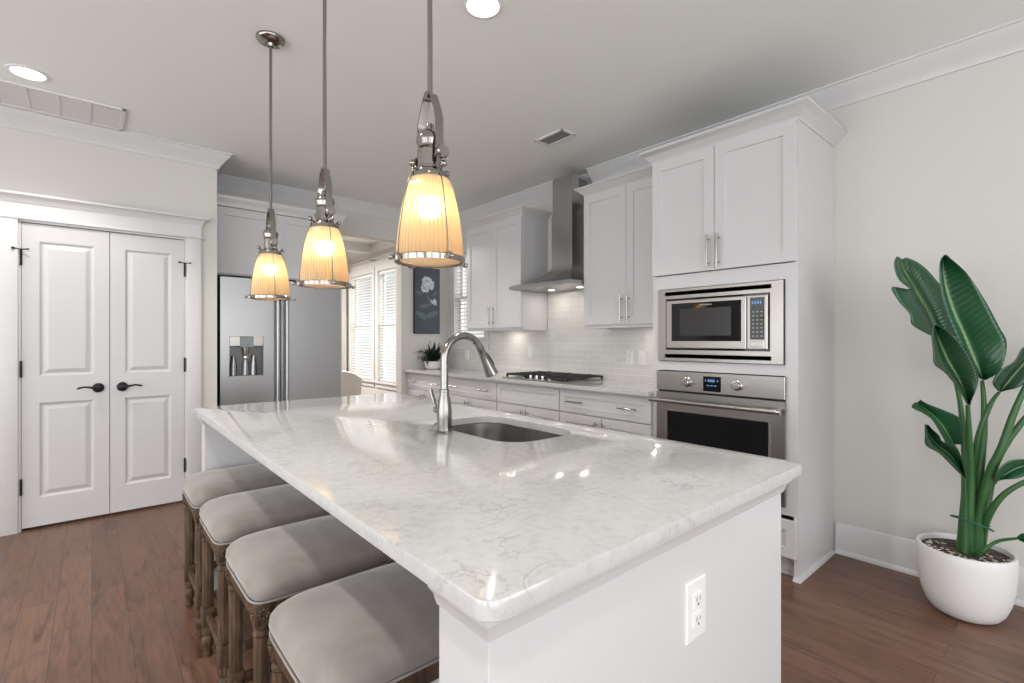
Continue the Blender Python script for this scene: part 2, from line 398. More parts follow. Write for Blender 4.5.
# ------------------------------------------------------------------ key dimensions
XW = 3.33      # range wall (runs on past the plant)
YP = 4.49      # pantry wall
YB = 5.08      # wall with the header and the painting
CZ = 2.73      # ceiling
XF = 2.765     # tall cabinet front
XB = 2.75      # base cabinet front

# ------------------------------------------------------------------ setting
struct('floor', MB().box(-3.2, 3.45, -2.6, 9.0, -.1, 0), 'floor')
struct('ceiling', MB().box(-3.2, 3.45, -2.6, 5.2, CZ, CZ + .12), 'ceiling')
struct('ceiling_dining', MB().box(-.6, 3.45, 5.2, 9.0, CZ, CZ + .12), 'ceiling')
mb = MB()
K_WIN = (4.33, 4.92, 1.24, 2.28)
D_WIN1 = (6.42, 7.01, .62, 2.30); D_WIN2 = (7.21, 8.06, .62, 2.30)
wall_holes(mb, 'x', (XW, XW + .12), -2.6, 9.0, 0, CZ, [K_WIN, D_WIN1, D_WIN2])
struct('wall_right', mb, 'wall')
mb = MB(); wall_holes(mb, 'y', (YP, YP + .12), -3.2, .755, 0, CZ, [(-.365, .551, 0, 2.035)])
mb.box(.635, .755, YP + .12, YB + .12, 0, CZ)
struct('wall_left', mb, 'wall')
mb = MB(); mb.box(-3.2, .635, YB + .3, YB + .42, 0, CZ)
struct('wall_pantry', mb, 'wall')
mb = MB(); mb.box(.755, 1.84, YB, YB + .12, 0, CZ); mb.box(1.84, 2.69, YB, YB + .12, 2.38, CZ); mb.box(2.69, XW, YB, YB + .12, 0, CZ)
bmesh.ops.remove_doubles(mb.bm, verts=mb.bm.verts[:], dist=1e-5)
struct('wall_back', mb, 'wall')
struct('wall_far', MB().box(-.6, XW, 8.8, 8.92, 0, CZ), 'wall')
struct('wall_dining', MB().box(-.72, -.6, 5.5, 8.8, 0, CZ), 'wall')

# rest of the room behind the camera: wide glazed openings on two sides
W_WEST = [(-2.1, -.3, .25, 2.4), (.0, 1.8, .25, 2.4), (2.1, 3.9, .25, 2.4)]
W_SOUTH = [(-2.8, -1.3, .25, 2.4), (-1.0, .5, .25, 2.4), (.9, 2.6, .25, 2.4)]
mb = MB(); wall_holes(mb, 'x', (-3.32, -3.2), -2.72, 5.5, 0, CZ, W_WEST); struct('wall_west', mb, 'wall')
mb = MB(); wall_holes(mb, 'y', (-2.72, -2.6), -3.2, 3.45, 0, CZ, W_SOUTH); struct('wall_south', mb, 'wall')
mb = MB()
for a, b, lo, hi in W_WEST:
    for y in (a, (a + b) / 2, b): mb.box(-3.28, -3.22, y - .03, y + .03, lo, hi)
for a, b, lo, hi in W_SOUTH:
    for x in (a, (a + b) / 2, b): mb.box(x - .03, x + .03, -2.68, -2.62, lo, hi)
struct('trim_7', mb, 'trim')
def portal(loc, rot, sx, sy):
    l = bpy.data.lights.new('window_portal', 'AREA'); l.shape = 'RECTANGLE'; l.size = sx; l.size_y = sy
    try: l.cycles.is_portal = True
    except Exception: return
    o = bpy.data.objects.new('window_portal', l); C.objects.link(o); o.location = loc; o.rotation_euler = rot
for a, b, lo, hi in W_WEST: portal((-3.33, (a + b) / 2, (lo + hi) / 2), (PI / 2, 0, -PI / 2), b - a, hi - lo)
for a, b, lo, hi in W_SOUTH: portal(((a + b) / 2, -2.73, (lo + hi) / 2), (PI / 2, 0, 0), b - a, hi - lo)
# crown mouldings
CROWN = [(0, CZ - .115), (.012, CZ - .115), (.018, CZ - .095), (.035, CZ - .075), (.058, CZ - .045), (.078, CZ - .025), (.084, CZ - .012), (.095, CZ - .010), (.095, CZ), (0, CZ)]
struct('trim_1', MB().sweep([(-3.2, YP), (.755, YP), (.755, YB), (XW, YB), (XW, 3.02)], CROWN, -1), 'trim', smooth=40)
struct('trim_2', MB().sweep([(XW, 2.78), (XW, -2.6)], CROWN, -1), 'trim', smooth=40)
# dining room crown and beams
struct('trim_3', MB().sweep([(2.69, YB + .12), (XW, YB + .12), (XW, 8.8), (-.6, 8.8)][1:], CROWN, 1 if False else 1), 'trim', smooth=40) if False else None
mb = MB()
DC = [(o, z) for o, z in CROWN]
mb.sweep([(XW, 5.2), (XW, 8.8)], DC, 1)
struct('trim_3', mb, 'trim', smooth=40)
mb = MB()
for y in (6.1, 7.2, 8.3): mb.box(-.6, XW - .1, y - .09, y + .09, CZ - .14, CZ)
for x in (1.2, 2.3): mb.box(x - .09, x + .09, 5.2, 8.8, CZ - .139, CZ)
struct('trim_4', mb, 'trim')
# baseboards
BB = [(0, 0), (.028, 0), (.028, .012), (.022, .022), (.016, .026), (.016, .165), (.008, .178), (0, .178)]
struct('baseboard_right', MB().sweep([(XW, .935), (XW, -2.6)], BB, -1), 'trim', smooth=40)
struct('baseboard_left', MB().sweep([(-3.2, YP), (-.47, YP)], BB, -1), 'trim', smooth=40)
struct('baseboard_dining', MB().sweep([(XW, 5.2), (XW, 8.8)], BB, 1), 'trim', smooth=40)
struct('baseboard_pantry', MB().sweep([(.655, YP), (.755, YP), (.755, 4.54)], BB, -1), 'trim', smooth=40)

# pantry door casing
mb = MB()
mb.box(-.475, -.365, YP - .022, YP, 0, 2.035, .002); mb.box(.551, .645, YP - .022, YP, 0, 2.035, .002)
mb.box(-.495, .665, YP - .030, YP, 2.035, 2.052, .003); mb.box(-.475, .645, YP - .024, YP, 2.052, 2.155)
mb.sweep([(-.475, YP), (-.475, YP - .024), (.645, YP - .024), (.645, YP)], [(0, 2.14), (.006, 2.14), (.010, 2.150), (.018, 2.160), (.030, 2.176), (.040, 2.182), (.044, 2.184), (.044, 2.200), (0, 2.200)], -1)
struct('trim_5', mb, 'trim', smooth=40)
mb = MB(); mb.box(-.365, -.352, YP, YP + .12, 0, 2.022); mb.box(.538, .551, YP, YP + .12, 0, 2.022); mb.box(-.365, .551, YP, YP + .12, 2.022, 2.035)
struct('trim_6', mb, 'trim')

def pantry_door(x0, x1, hinge_left, name):
    f = lambda p: Vector((p.x, YP + .004 + p.y, p.z))
    z0, z1 = .018, 2.016; a = .082
    mb = MB(f)
    mb.box(x0, x0 + a, 0, .035, z0, z1); mb.box(x1 - a, x1, 0, .035, z0, z1)
    for lo, hi in ((z0, .205), (.835, 1.010), (1.905, z1)): mb.box(x0 + a, x1 - a, 0, .035, lo, hi)
    bmesh.ops.remove_doubles(mb.bm, verts=mb.bm.verts[:], dist=1e-5)
    for lo, hi in ((.205, .835), (1.010, 1.905)):
        mb.rect(x0 + a, x1 - a, lo, hi, [(0, .03), (0, 0), (.006, .003), (.012, .011), (.020, .012), (.024, .010), (.046, .002), (.048, .002)])
    d = link(name, mb, 'door'); d['kind'] = 'structure'
    w0 = .034
    hx = x0 - .002 if hinge_left else x1 + .002
    for i, hz in enumerate((.29, 1.06, 1.79)):
        hm = MB(); hm.tube([(hx, YP - .006, hz - .045), (hx, YP - .006, hz + .045)], .0065, 10)
        hm.sphere((hx, YP - .006, hz + .048), .007, 8); hm.sphere((hx, YP - .006, hz - .048), .007, 8)
        if i == 2:
            hm.tube([(hx, YP - .012, hz + .05), (hx - .035, YP - .03, hz + .052)], .0035, 8); hm.tube([(hx, YP - .012, hz + .05), (hx + .035, YP - .03, hz + .052)], .0035, 8)
            hm.sphere((hx - .035, YP - .03, hz + .052), .008, 8); hm.sphere((hx + .035, YP - .03, hz + .052), .006, 8)
        link('hinge', hm, 'black', d, 40)
    s = -1 if hinge_left else 1
    cx = x1 - .060 if hinge_left else x0 + .068; cz = .915
    hb = MB(); hb.lathe([(.001, -.012), (.022, -.012), (.030, -.008), (.033, -.002), (.033, .004)], (cx, YP, cz), 28, axis='y')
    hb.lathe([(.010, -.045), (.010, -.01)], (cx, YP, cz), 16, axis='y')
    h = link('handle', hb, 'black', d, 40)
    lv = MB(); pts = [(cx - s * .008, YP - .045, cz), (cx + s * .02, YP - .048, cz + .001), (cx + s * .045, YP - .048, cz + .008), (cx + s * .075, YP - .047, cz + .012), (cx + s * .100, YP - .046, cz + .006), (cx + s * .112, YP - .045, cz + .001)]
    lv.tube(pts, [.010, .009, .007, .006, .0065, .004], 10); link('lever', lv, 'black', h, 60)
    return d
dl = pantry_door(-.350, .092, True, 'door_1'); tag(dl, 'left leaf of the white two panel pantry doors', 'door', kind='structure')
dr = pantry_door(.096, .536, False, 'door_2'); tag(dr, 'right leaf of the white two panel pantry doors', 'door', kind='structure')

# windows
def window(name, label, y0, y1, z0, z1, X=XW, rows=2):
    root = thing(name, label, 'window', (X + .06, (y0 + y1) / 2, z0)); root['kind'] = 'structure'
    c = .07
    mb = MB(); mb.box(X - .02, X, y0 - c, y0, z0 - .0, z1 + 0, .002); mb.box(X - .02, X, y1, y1 + c, z0, z1, .002)
    mb.box(X - .024, X, y0 - c - .01, y1 + c + .01, z1, z1 + .09, .002); mb.box(X - .045, X + .05, y0 - c - .02, y1 + c + .02, z0 - .028, z0, .003)
    mb.box(X - .018, X, y0 - c, y1 + c, z0 - .10, z0 - .028, .002)
    link('window_frame', mb, 'trim', root)
    zm = (z0 + z1) / 2; f = .038
    for lo, hi, dx in ((z0, zm + .02, .055), (zm - .02, z1, .080)):
        sb = MB(); sb.box(X + dx, X + dx + .024, y0, y0 + f, lo, hi); sb.box(X + dx, X + dx + .024, y1 - f, y1, lo, hi)
        sb.box(X + dx, X + dx + .024, y0 + f, y1 - f, lo, lo + f); sb.box(X + dx, X + dx + .024, y0 + f, y1 - f, hi - f, hi)
        s_ = link('sash', sb, 'trim', root)
        link('pane', MB().box(X + dx + .010, X + dx + .014, y0 + f, y1 - f, lo + f, hi - f), 'pane', s_)
    return root
def blind(label, y0, y1, z0, z1, X=XW, tilt=22):
    root = thing('window_blind', label, 'blind', (X + .03, (y0 + y1) / 2, z0))
    link('headrail', MB().box(X + .008, X + .052, y0 + .004, y1 - .004, z1 - .045, z1 - .002, .003), 'blind', root)
    mb = MB(); n = int((z1 - z0 - .07) / .044); t = math.radians(tilt); w = .022
    for k in range(n):
        z = z0 + .035 + k * .044; dx, dz = w * math.cos(t), w * math.sin(t)
        mb.loops([[(X + .03 - dx, y, z - dz), (X + .03 + dx, y, z + dz), (X + .03 + dx, y, z + dz + .003), (X + .03 - dx, y, z - dz + .003)] for y in (y0 + .006, y1 - .006)])
    link('slats', mb, 'blind', root)
    link('bottom_rail', MB().box(X + .012, X + .048, y0 + .006, y1 - .006, z0 + .004, z0 + .020, .002), 'blind', root)
    mb = MB()
    for y in (y0 + .1, y1 - .1): mb.tube([(X + .006, y, z0 + .01), (X + .006, y, z1 - .03)], .0012, 6)
    link('ladder_cord', mb, 'blind', root); return root
window('window_1', 'kitchen window with white casing beside the upper cabinets over the counter', *K_WIN)
window('window_2', 'right hand tall window of the dining room pair, beside the wall corner', *D_WIN1)
window('window_3', 'left hand tall window of the dining room pair, next to the curtain', *D_WIN2)
blind('white slatted blind in the kitchen window above the counter', *K_WIN)
blind('white slatted blind in the dining window nearest the painting', *D_WIN1)
blind('white slatted blind in the dining window nearest the curtain', *D_WIN2)
mb = MB(); mb.tube([(XW - .09, 6.2, 2.50), (XW - .09, 8.55, 2.50)], .011, 12)
rod = thing('curtain_rod', 'thin dark curtain rod above the dining windows', 'curtain rod', (XW - .09, 7.4, 2.50))
link('rod', mb, 'nickel', rod, 40)
for y in (6.35, 7.11, 8.4):
    link('bracket', MB().box(XW - .10, XW, y - .01, y + .01, 2.475, 2.492), 'nickel', rod)
mb = MB(); n = 60; top, bot = [], []
rings = []
for z in (.02, 1.2, 2.486):
    rings.append([(XW - .09 + .028 * math.sin(k * 1.1) * (1.0 if z < 2 else .7), 8.10 + .40 * k / n, z) for k in range(n + 1)] + [(XW - .086 + .028 * math.sin(k * 1.1) * (1.0 if z < 2 else .7), 8.10 + .40 * k / n, z) for k in range(n, -1, -1)])
mb.loops(rings); tag(link('curtain', mb, 'sheer', None, 60), 'pale curtain hanging beside the dining windows behind the refrigerator edge', 'curtain')

# backsplash
mb = MB(); X0 = XW - .010
for y0, y1, z0, z1 in ((1.81, 2.59, .914, 1.345), (2.59, 3.33, .914, 1.76), (3.33, 4.17, .914, 1.345), (4.17, 4.245, .914, 1.345), (4.245, 5.0, .914, 1.139), (5.0, 5.08, .914, 1.345)):
    mb.box(X0, XW, y0, y1, z0, z1)
struct('wall_backsplash', mb, 'tile')

# ------------------------------------------------------------------ cabinet builders
fx = lambda X0: (lambda p: Vector((X0 + p.y, p.x, p.z)))      # front faces -X ; local (u=Y, depth, z)
fy = lambda Y0: (lambda p: Vector((p.x, Y0 + p.y, p.z)))      # front faces -Y
SH = lambda s=.062: [(0, .020), (0, .0015), (.0015, 0), (s, 0), (s + .0015, .009)]
def shaker(name, f, u0, u1, z0, z1, parent, s=.062):
    return link(name, MB(f).rect(u0, u1, z0, z1, SH(s)), 'cab', parent)
def bar_v(f, u, z0, z1, parent, X_off=.032):
    mb = MB(f); mb.tube([(u, -X_off, z0), (u, -X_off, z1)], .006, 12)
    for z in (z0 + .025, z1 - .025): mb.tube([(u, -X_off, z), (u, 0, z)], .005, 10)
    return link('handle', mb, 'nickel', parent, 40)
def bar_h(f, u0, u1, z, parent, X_off=.032):
    mb = MB(f); mb.tube([(u0, -X_off, z), (u1, -X_off, z)], .006, 12)
    for u in (u0 + .025, u1 - .025): mb.tube([(u, -X_off, z), (u, 0, z)], .005, 10)
    return link('handle', mb, 'nickel', parent, 40)
CC = lambda zt, h=.075, o=.075: [(0, zt - h), (.006, zt - h), (.010, zt - h + .014), (.020, zt - h + .022), (.035, zt - h + .036), (.052, zt - h + .052), (o - .006, zt - .014), (o, zt - .010), (o, zt), (0, zt)]

# tall oven cabinet
Y0, Y1 = .948, 1.806
t = thing('oven_cabinet', 'tall white cabinet housing the microwave and wall oven', 'cabinet', (XF + .28, (Y0 + Y1) / 2, 0))
mb = MB()
mb.box(XF, XW - .002, Y0, Y0 + .02, .0, 2.40); mb.box(XF, XW - .002, Y1 - .02, Y1, .0, 2.40)          # sides
mb.box(XF + .02, XW - .002, Y0 + .02, Y1 - .02, 2.38, 2.40); mb.box(XF + .56, XW - .002, Y0 + .02, Y1 - .02, .1, 2.38)
for lo, hi in ((.33, .366), (1.060, 1.116), (1.571, 1.655), (2.385, 2.40)): mb.box(XF, XF + .55, Y0 + .02, Y1 - .02, lo, hi)
for lo, hi in ((.366, 1.060), (1.116, 1.571)):
    mb.box(XF, XF + .02, Y0 + .02, 1.010, lo, hi); mb.box(XF, XF + .02, 1.762, Y1 - .02, lo, hi)
link('body', mb, 'cab', t)
f = fx(XF - .020); ym = 1.388
d = shaker('door', f, ym + .002, Y1 - .004, 1.659, 2.385, t); bar_v(f, ym + .030, 1.675, 1.865, d)
d = shaker('door', f, Y0 + .004, ym - .002, 1.659, 2.385, t); bar_v(f, ym - .030, 1.675, 1.865, d)
d = link('drawer', MB(f).rect(Y0 + .004, Y1 - .004, .115, .310, [(0, .02), (0, .0015), (.0015, 0), (.05, 0), (.0515, .009)]), 'cab', t)
bar_h(f, 1.15, 1.35, .22, d)
link('crown', MB().sweep([(XW - .002, Y0), (XF - .0, Y0), (XF - .0, Y1), (XF + .165, Y1)], CC(2.462, .072, .07), 1), 'cab', t, 40)
link('toe_kick', MB().box(XF + .06, XF + .08, Y0 + .02, Y1 - .02, 0, .10), 'cab', t)
link('shoe_molding', MB().sweep([(XW - .03, Y0), (XF - .0, Y0), (XF - .0, Y0 + .02)], [(0, 0), (.016, 0), (.015, .008), (.010, .016), (0, .019)], 1), 'cab', t, 40)
link('toe_trim', MB().box(XF + .045, XF + .06, Y0 + .02, Y1 - .02, 0, .02), 'cab', t)

# microwave with trim kit
t = thing('microwave', 'stainless built-in microwave above the wall oven', 'microwave', (XF, 1.385, 1.12))
ft = fx(XF - .018)
mb = MB(ft)
a0, a1, b0, b1 = 1.013, 1.760, 1.121, 1.566; c0, c1, e0, e1 = 1.078, 1.704, 1.188, 1.506
mb.box(a0, a1, 0, .016, b0, e0 - .0); mb.box(a0, a1, 0, .016, e1, b1); mb.box(a0, c0, 0, .016, e0, e1); mb.box(c1, a1, 0, .016, e0, e1)
bmesh.ops.remove_doubles(mb.bm, verts=mb.bm.verts[:], dist=1e-5)
link('trim_kit', mb, 'steel_h', t)
for q0, q1 in ((b1 - .040, b1 - .016), (b0 + .018, b0 + .042)):
    link('vent', MB(ft).rect(c0 - .006, c1 + .006, q0, q1, [(0, .001), (0, -.002), (.002, -.002), (.004, .0)]), 'blackglass', t)
link('surround', MB(ft).rect(c0, c1, e0, e1, [(0, .01), (0, .004), (.0, .004)]), 'blackglass', t)
yd = 1.198   # door / panel split
dm = MB(ft); dm.rect(yd + .002, c1 - .010, e0 + .012, e1 - .012, [(0, .006), (0, -.010), (.003, -.013), (.03, -.013)])
d = link('door', dm, 'steel_h', t)
g = link('door_window', MB(ft).rect(1.226, 1.655, 1.243, 1.474, [(0, -.010), (0, -.0145), (.001, -.015)]), 'blackglass', d)
M['mesh'] = mat('microwave_mesh_screen', (.03, .03, .032), .25, .3)
link('screen', MB(ft).rect(1.282, 1.600, 1.275, 1.440, [(0, -.015), (0, -.0155), (.001, -.0158)]), 'mesh', g)
mb = MB(ft)
for k, wd in enumerate((.007, .007, .006, .007, .008, .007, .006, .007)): mb.box(1.470 - k * .0095 - wd, 1.470 - k * .0095, -.0160, -.0150, 1.455, 1.4625)
link('brand_mark', mb, 'digits_w', g)
pm = MB(ft); pm.rect(c0 + .010, yd - .002, e0 + .012, e1 - .012, [(0, .006), (0, -.008), (.003, -.011), (.02, -.011)])
p = link('control_panel', pm, 'steel_h', t)
k_ = link('keypad', MB(ft).rect(1.103, 1.178, 1.252, 1.482, [(0, -.010), (0, -.0125), (.001, -.013)]), 'blackglass', p)
mb = MB(ft)
for r in range(7):
    for c in range(3): mb.box(1.112 + c * .022, 1.122 + c * .022, -.0138, -.013, 1.268 + r * .022, 1.275 + r * .022)
link('key_print', mb, 'digits_w', k_)
mb = MB(ft)
for c in range(4): mb.box(1.118 + c * .014, 1.126 + c * .014, -.0138, -.013, 1.446, 1.462)
link('clock_digits', mb, 'digits', k_)
link('door_button', MB(ft).rect(1.105, 1.176, 1.212, 1.244, [(0, -.010), (0, -.014), (.002, -.016)]), 'steel_h', p)

# wall oven
t = thing('built_in_oven', 'stainless single wall oven below the microwave', 'oven', (XF, 1.385, .371))
fo = fx(XF - .022); a0, a1 = 1.004, 1.768
p = link('control_panel', MB(fo).rect(a0, a1, .936, 1.056, [(0, .021), (0, .002), (.002, 0), (.01, 0)]), 'steel_h', t)
s_ = link('display', MB(fo).rect(1.346, 1.453, .948, 1.036, [(0, .0), (0, -.0015), (.001, -.002)]), 'blackglass', p)
mb = MB(fo)
for k in range(4): mb.box(1.383 + k * .011, 1.390 + k * .011, -.003, -.002, 1.004, 1.018)
mb.box(1.362, 1.368, -.003, -.002, 1.006, 1.016); mb.box(1.434, 1.440, -.003, -.002, 1.006, 1.016)
for k in range(3): mb.box(1.372 + k * .022, 1.386 + k * .022, -.003, -.002, .980, .985)
link('display_digits', mb, 'digits', s_)
for u in (1.552, 1.250):
    link('knob', MB().lathe([(.029, XF - .024), (.029, XF - .030), (.024, XF - .033), (.021, XF - .055), (.018, XF - .058), (.001, XF - .058)][::-1], (0, u, .994), 28, axis='x'), 'mirror', p, 35)
for u in (1.552, 1.250):
    mb = MB(fo)
    for k in range(9):
        a = math.radians(-30 + k * 30); mb.box(u + .040 * math.cos(a) - .0015, u + .040 * math.cos(a) + .0015, -.001, 0, .994 + .040 * math.sin(a) - .0015, .994 + .040 * math.sin(a) + .0015)
    link('dial_marks', mb, 'slot', p)
mb = MB(fo); g0, g1, h0, h1 = 1.085, 1.690, .440, .808
mb.box(a0, a1, .0, .02, .375, h0); mb.box(a0, a1, 0, .02, h1, .925); mb.box(a0, g0, 0, .02, h0, h1); mb.box(g1, a1, 0, .02, h0, h1)
bmesh.ops.remove_doubles(mb.bm, verts=mb.bm.verts[:], dist=1e-5)
d = link('door', mb, 'steel_h', t)
g = link('door_glass', MB(fo).box(g0, g1, .004, .014, h0, h1), 'blackglass', d)
link('glass_border', MB(fo).rect(g0 - .012, g1 + .012, h0 - .012, h1 + .012, [(0, .001), (0, -.003), (.010, -.003), (.012, .004)][:3] + [(.012, -.003), (.0125, .003)]), 'steel_h', d) if False else None
mb = MB(fo)
for (q0, q1, r0, r1) in ((g0 - .010, g1 + .010, h1, h1 + .010), (g0 - .010, g1 + .010, h0 - .010, h0), (g0 - .010, g0, h0, h1), (g1, g1 + .010, h0, h1)): mb.box(q0, q1, -.004, .002, r0, r1, .001)
link('glass_border', mb, 'mirror', d)
mb = MB(fo); mb.tube([(a0 + .01, -.060, .876), (a1 + .008, -.060, .876)], .0135, 16)
for u in (a0 + .035, a1 - .025): mb.box(u - .012, u + .012, -.058, .0, .866, .886, .003)
h = link('handle', mb, 'steel_h', d, 40)
for u in (a0 + .006, a1 + .004):
    mb = MB(fo); mb.tube([(u - .006, -.060, .876), (u + .008, -.060, .876)], .0155, 16); link('end_cap', mb, 'mirror', h, 40)
link('cavity', MB(fo).box(a0 + .004, a1 - .004, .021, .50, .372, 1.053), 'gap', t)

# base cabinets
bounds = [1.812, 2.636, 3.410, 4.250, 5.075]
labs = ['white base cabinet with two-handle drawer directly left of the wall oven', 'white base cabinet with blank drawer front under the gas cooktop',
        'white base cabinet just left of the cooktop, behind the faucet', 'white base cabinet at the far end under the small potted plant']
for i in range(4):
    u0, u1 = bounds[i], bounds[i + 1]
    t = thing('base_cabinet', labs[i], 'cabinet', (XB + .29, (u0 + u1) / 2, 0), 'base cabinets under the range wall counter')
    f = fx(XB)
    link('body', MB(f).box(u0 + .001, u1 - .001, .021, XW - XB - .012, .10, .882), 'cab', t)
    g = .005
    e = .022 if i == 3 else g
    d = link('drawer', MB(f).rect(u0 + g, u1 - e, .702, .864, [(0, .020), (0, .0015), (.0015, 0), (.045, 0), (.0465, .008)]), 'cab', t)
    wd = u1 - u0
    if i != 1:
        bar_h(f, u0 + .10, u0 + .25, .786, d); bar_h(f, u1 - .25, u1 - .10, .786, d)
    um = (u0 + u1) / 2
    d = shaker('door', f, u0 + g, um - .002, .112, .692, t); bar_v(f, um - .032, .54, .665, d)
    d = shaker('door', f, um + .002, u1 - e, .112, .692, t); bar_v(f, um + .032, .54, .665, d)
    link('toe_kick', MB(f).box(u0 + .001, u1 - .001, .07, .085, 0, .10), 'cab', t)
mb = MB(); mb.box(XB - .035, XW - .0105, 1.812, 5.078, .884, .914, .003)
tag(link('countertop', mb, 'quartz'), 'white quartz countertop running along the range wall', 'countertop')

# upper cabinets
def upper(label, u0, u1, z0=1.343, z1=2.405, side_hi=False):
    X0 = 3.0
    t = thing('upper_cabinet', label, 'cabinet', (X0 + .165, (u0 + u1) / 2, z0), 'upper cabinets either side of the range hood')
    link('body', MB().box(X0 + .0, XW - .0015, u0, u1, z0 + .02, z1), 'cab', t)
    f = fx(X0 - .021); um = (u0 + u1) / 2
    for a, b, s in ((u0 + .003, um - .0015, -1), (um + .0015, u1 - .003, 1)):
        d = shaker('door', f, a, b, z0 + .024, z1 - .012, t); bar_v(f, um + s * .032, z0 + .05, z0 + .235, d)
    link('crown', MB().sweep([(XW - .0015, u0), (X0, u0), (X0, u1), (XW - .0015, u1)], CC(2.462, .066, .062), 1), 'cab', t, 40)
    link('light_rail', MB().sweep([(XW - .0015, u0), (X0, u0), (X0, u1), (XW - .0015, u1)], [(-.018, z0), (.002, z0), (.002, z0 + .02), (-.018, z0 + .02)], 1), 'cab', t)
    mb = MB()
    mb.lathe([(.032, z0 + .012), (.032, z0 + .0195)], (X0 + .17, um, 0), 24)
    link('puck_light', mb, 'puck', t)
    l = bpy.data.lights.new('undercabinet_lamp', 'AREA'); l.shape = 'DISK'; l.size = .06; l.energy = .40; l.color = (1, .90, .78)
    lo = bpy.data.objects.new('undercabinet_lamp', l); C.objects.link(lo); lo.location = (X0 + .18, um, z0 + .008)
    return t
upper('white two door upper cabinet left of the range hood', 3.34, 4.20)
# this one stands tight against the tall cabinet, so its crown has no right return
def upper_right():
    u0, u1, z0, z1, X0 = 1.810, 2.588, 1.343, 2.405, 3.0
    t = thing('upper_cabinet', 'white two door upper cabinet between range hood and tall oven cabinet', 'cabinet', (X0 + .165, (u0 + u1) / 2, z0), 'upper cabinets either side of the range hood')
    link('body', MB().box(X0, XW - .0015, u0, u1, z0 + .02, z1), 'cab', t)
    f = fx(X0 - .021); um = 2.178
    for a, b, s in ((u0 + .003, um - .0015, -1), (um + .0015, u1 - .003, 1)):
        d = shaker('door', f, a, b, z0 + .024, z1 - .012, t); bar_v(f, um + s * .032, z0 + .05, z0 + .235, d)
    link('crown', MB().sweep([(X0, u0), (X0, u1), (XW - .0015, u1)], CC(2.462, .066, .062), 1), 'cab', t, 40)
    link('light_rail', MB().sweep([(X0, u0), (X0, u1), (XW - .0015, u1)], [(-.018, z0), (.002, z0), (.002, z0 + .02), (-.018, z0 + .02)], 1), 'cab', t)
    link('puck_light', MB().lathe([(.032, z0 + .012), (.032, z0 + .0195)], (X0 + .17, um - .1, 0), 24), 'puck', t)
    l = bpy.data.lights.new('undercabinet_lamp', 'AREA'); l.shape = 'DISK'; l.size = .06; l.energy = .40; l.color = (1, .90, .78)
    lo = bpy.data.objects.new('undercabinet_lamp', l); C.objects.link(lo); lo.location = (X0 + .18, um - .1, z0 + .008)
upper_right()

# range hood
YH = 2.955; hx0 = 2.83
t = thing('range_hood', 'stainless chimney range hood above the gas cooktop', 'range hood', (XW - .15, YH, 1.695))
xb = XW - .0115; cw = .120; cy_ = 2.895; cx0 = 3.05
N = 10
rings = []
for k in range(N + 1):
    s = k / N; z = 1.727 + .160 * s ** 1.0
    e = (1 - s) ** 2.1 * .92 + (1 - s) * .08
    x0 = cx0 + (hx0 - cx0) * e; yl = (cy_ + cw) + (YH + .375 - cy_ - cw) * e; yr = (cy_ - cw) + (YH - .362 - cy_ + cw) * e
    rings.append([(x0, yr, z), (x0, yl, z), (xb, yl, z), (xb, yr, z)])
mb = MB(); mb.loops(rings)
link('canopy', mb, 'steel_hood', t, 30)
mb = MB()
xa, ya, yb_ = hx0, YH - .362, YH + .375
for b in ((xa, xa + .012, ya, yb_, 1.697, 1.7268), (xa + .012, xb, ya, ya + .012, 1.697, 1.7268), (xa + .012, xb, yb_ - .012, yb_, 1.697, 1.7268)): mb.box(*b)
link('rim', mb, 'steel_hood', t)
link('filter', MB().box(xa + .012, xb, ya + .012, yb_ - .012, 1.702, 1.712), 'steel_h', t)
link('chimney', MB().box(cx0, xb, cy_ - cw, cy_ + cw, 1.886, 2.33, .002), 'steel_hood', t)
link('chimney_sleeve', MB().box(cx0 + .006, xb, cy_ - cw + .006, cy_ + cw - .006, 2.33, 2.655, .002), 'steel_hood', t)
mb = MB()
for k in range(7): mb.box(cx0 + .09, cx0 + .20, cy_ - cw + .0045, cy_ - cw + .007, 2.555 + k * .011, 2.560 + k * .011)
link('vent_slots', mb, 'gap', t)
for i, y in enumerate((YH - .17, YH + .17)):
    link('hood_light', MB().lathe([(.028, 1.699), (.028, 1.7015)], (3.16, y, 0), 20), 'puck', t)
    l = bpy.data.lights.new('hood_lamp', 'AREA'); l.shape = 'DISK'; l.size = .05; l.energy = .42; l.color = (1, .90, .78)
    lo = bpy.data.objects.new('hood_lamp', l); C.objects.link(lo); lo.location = (3.17, y, 1.694)

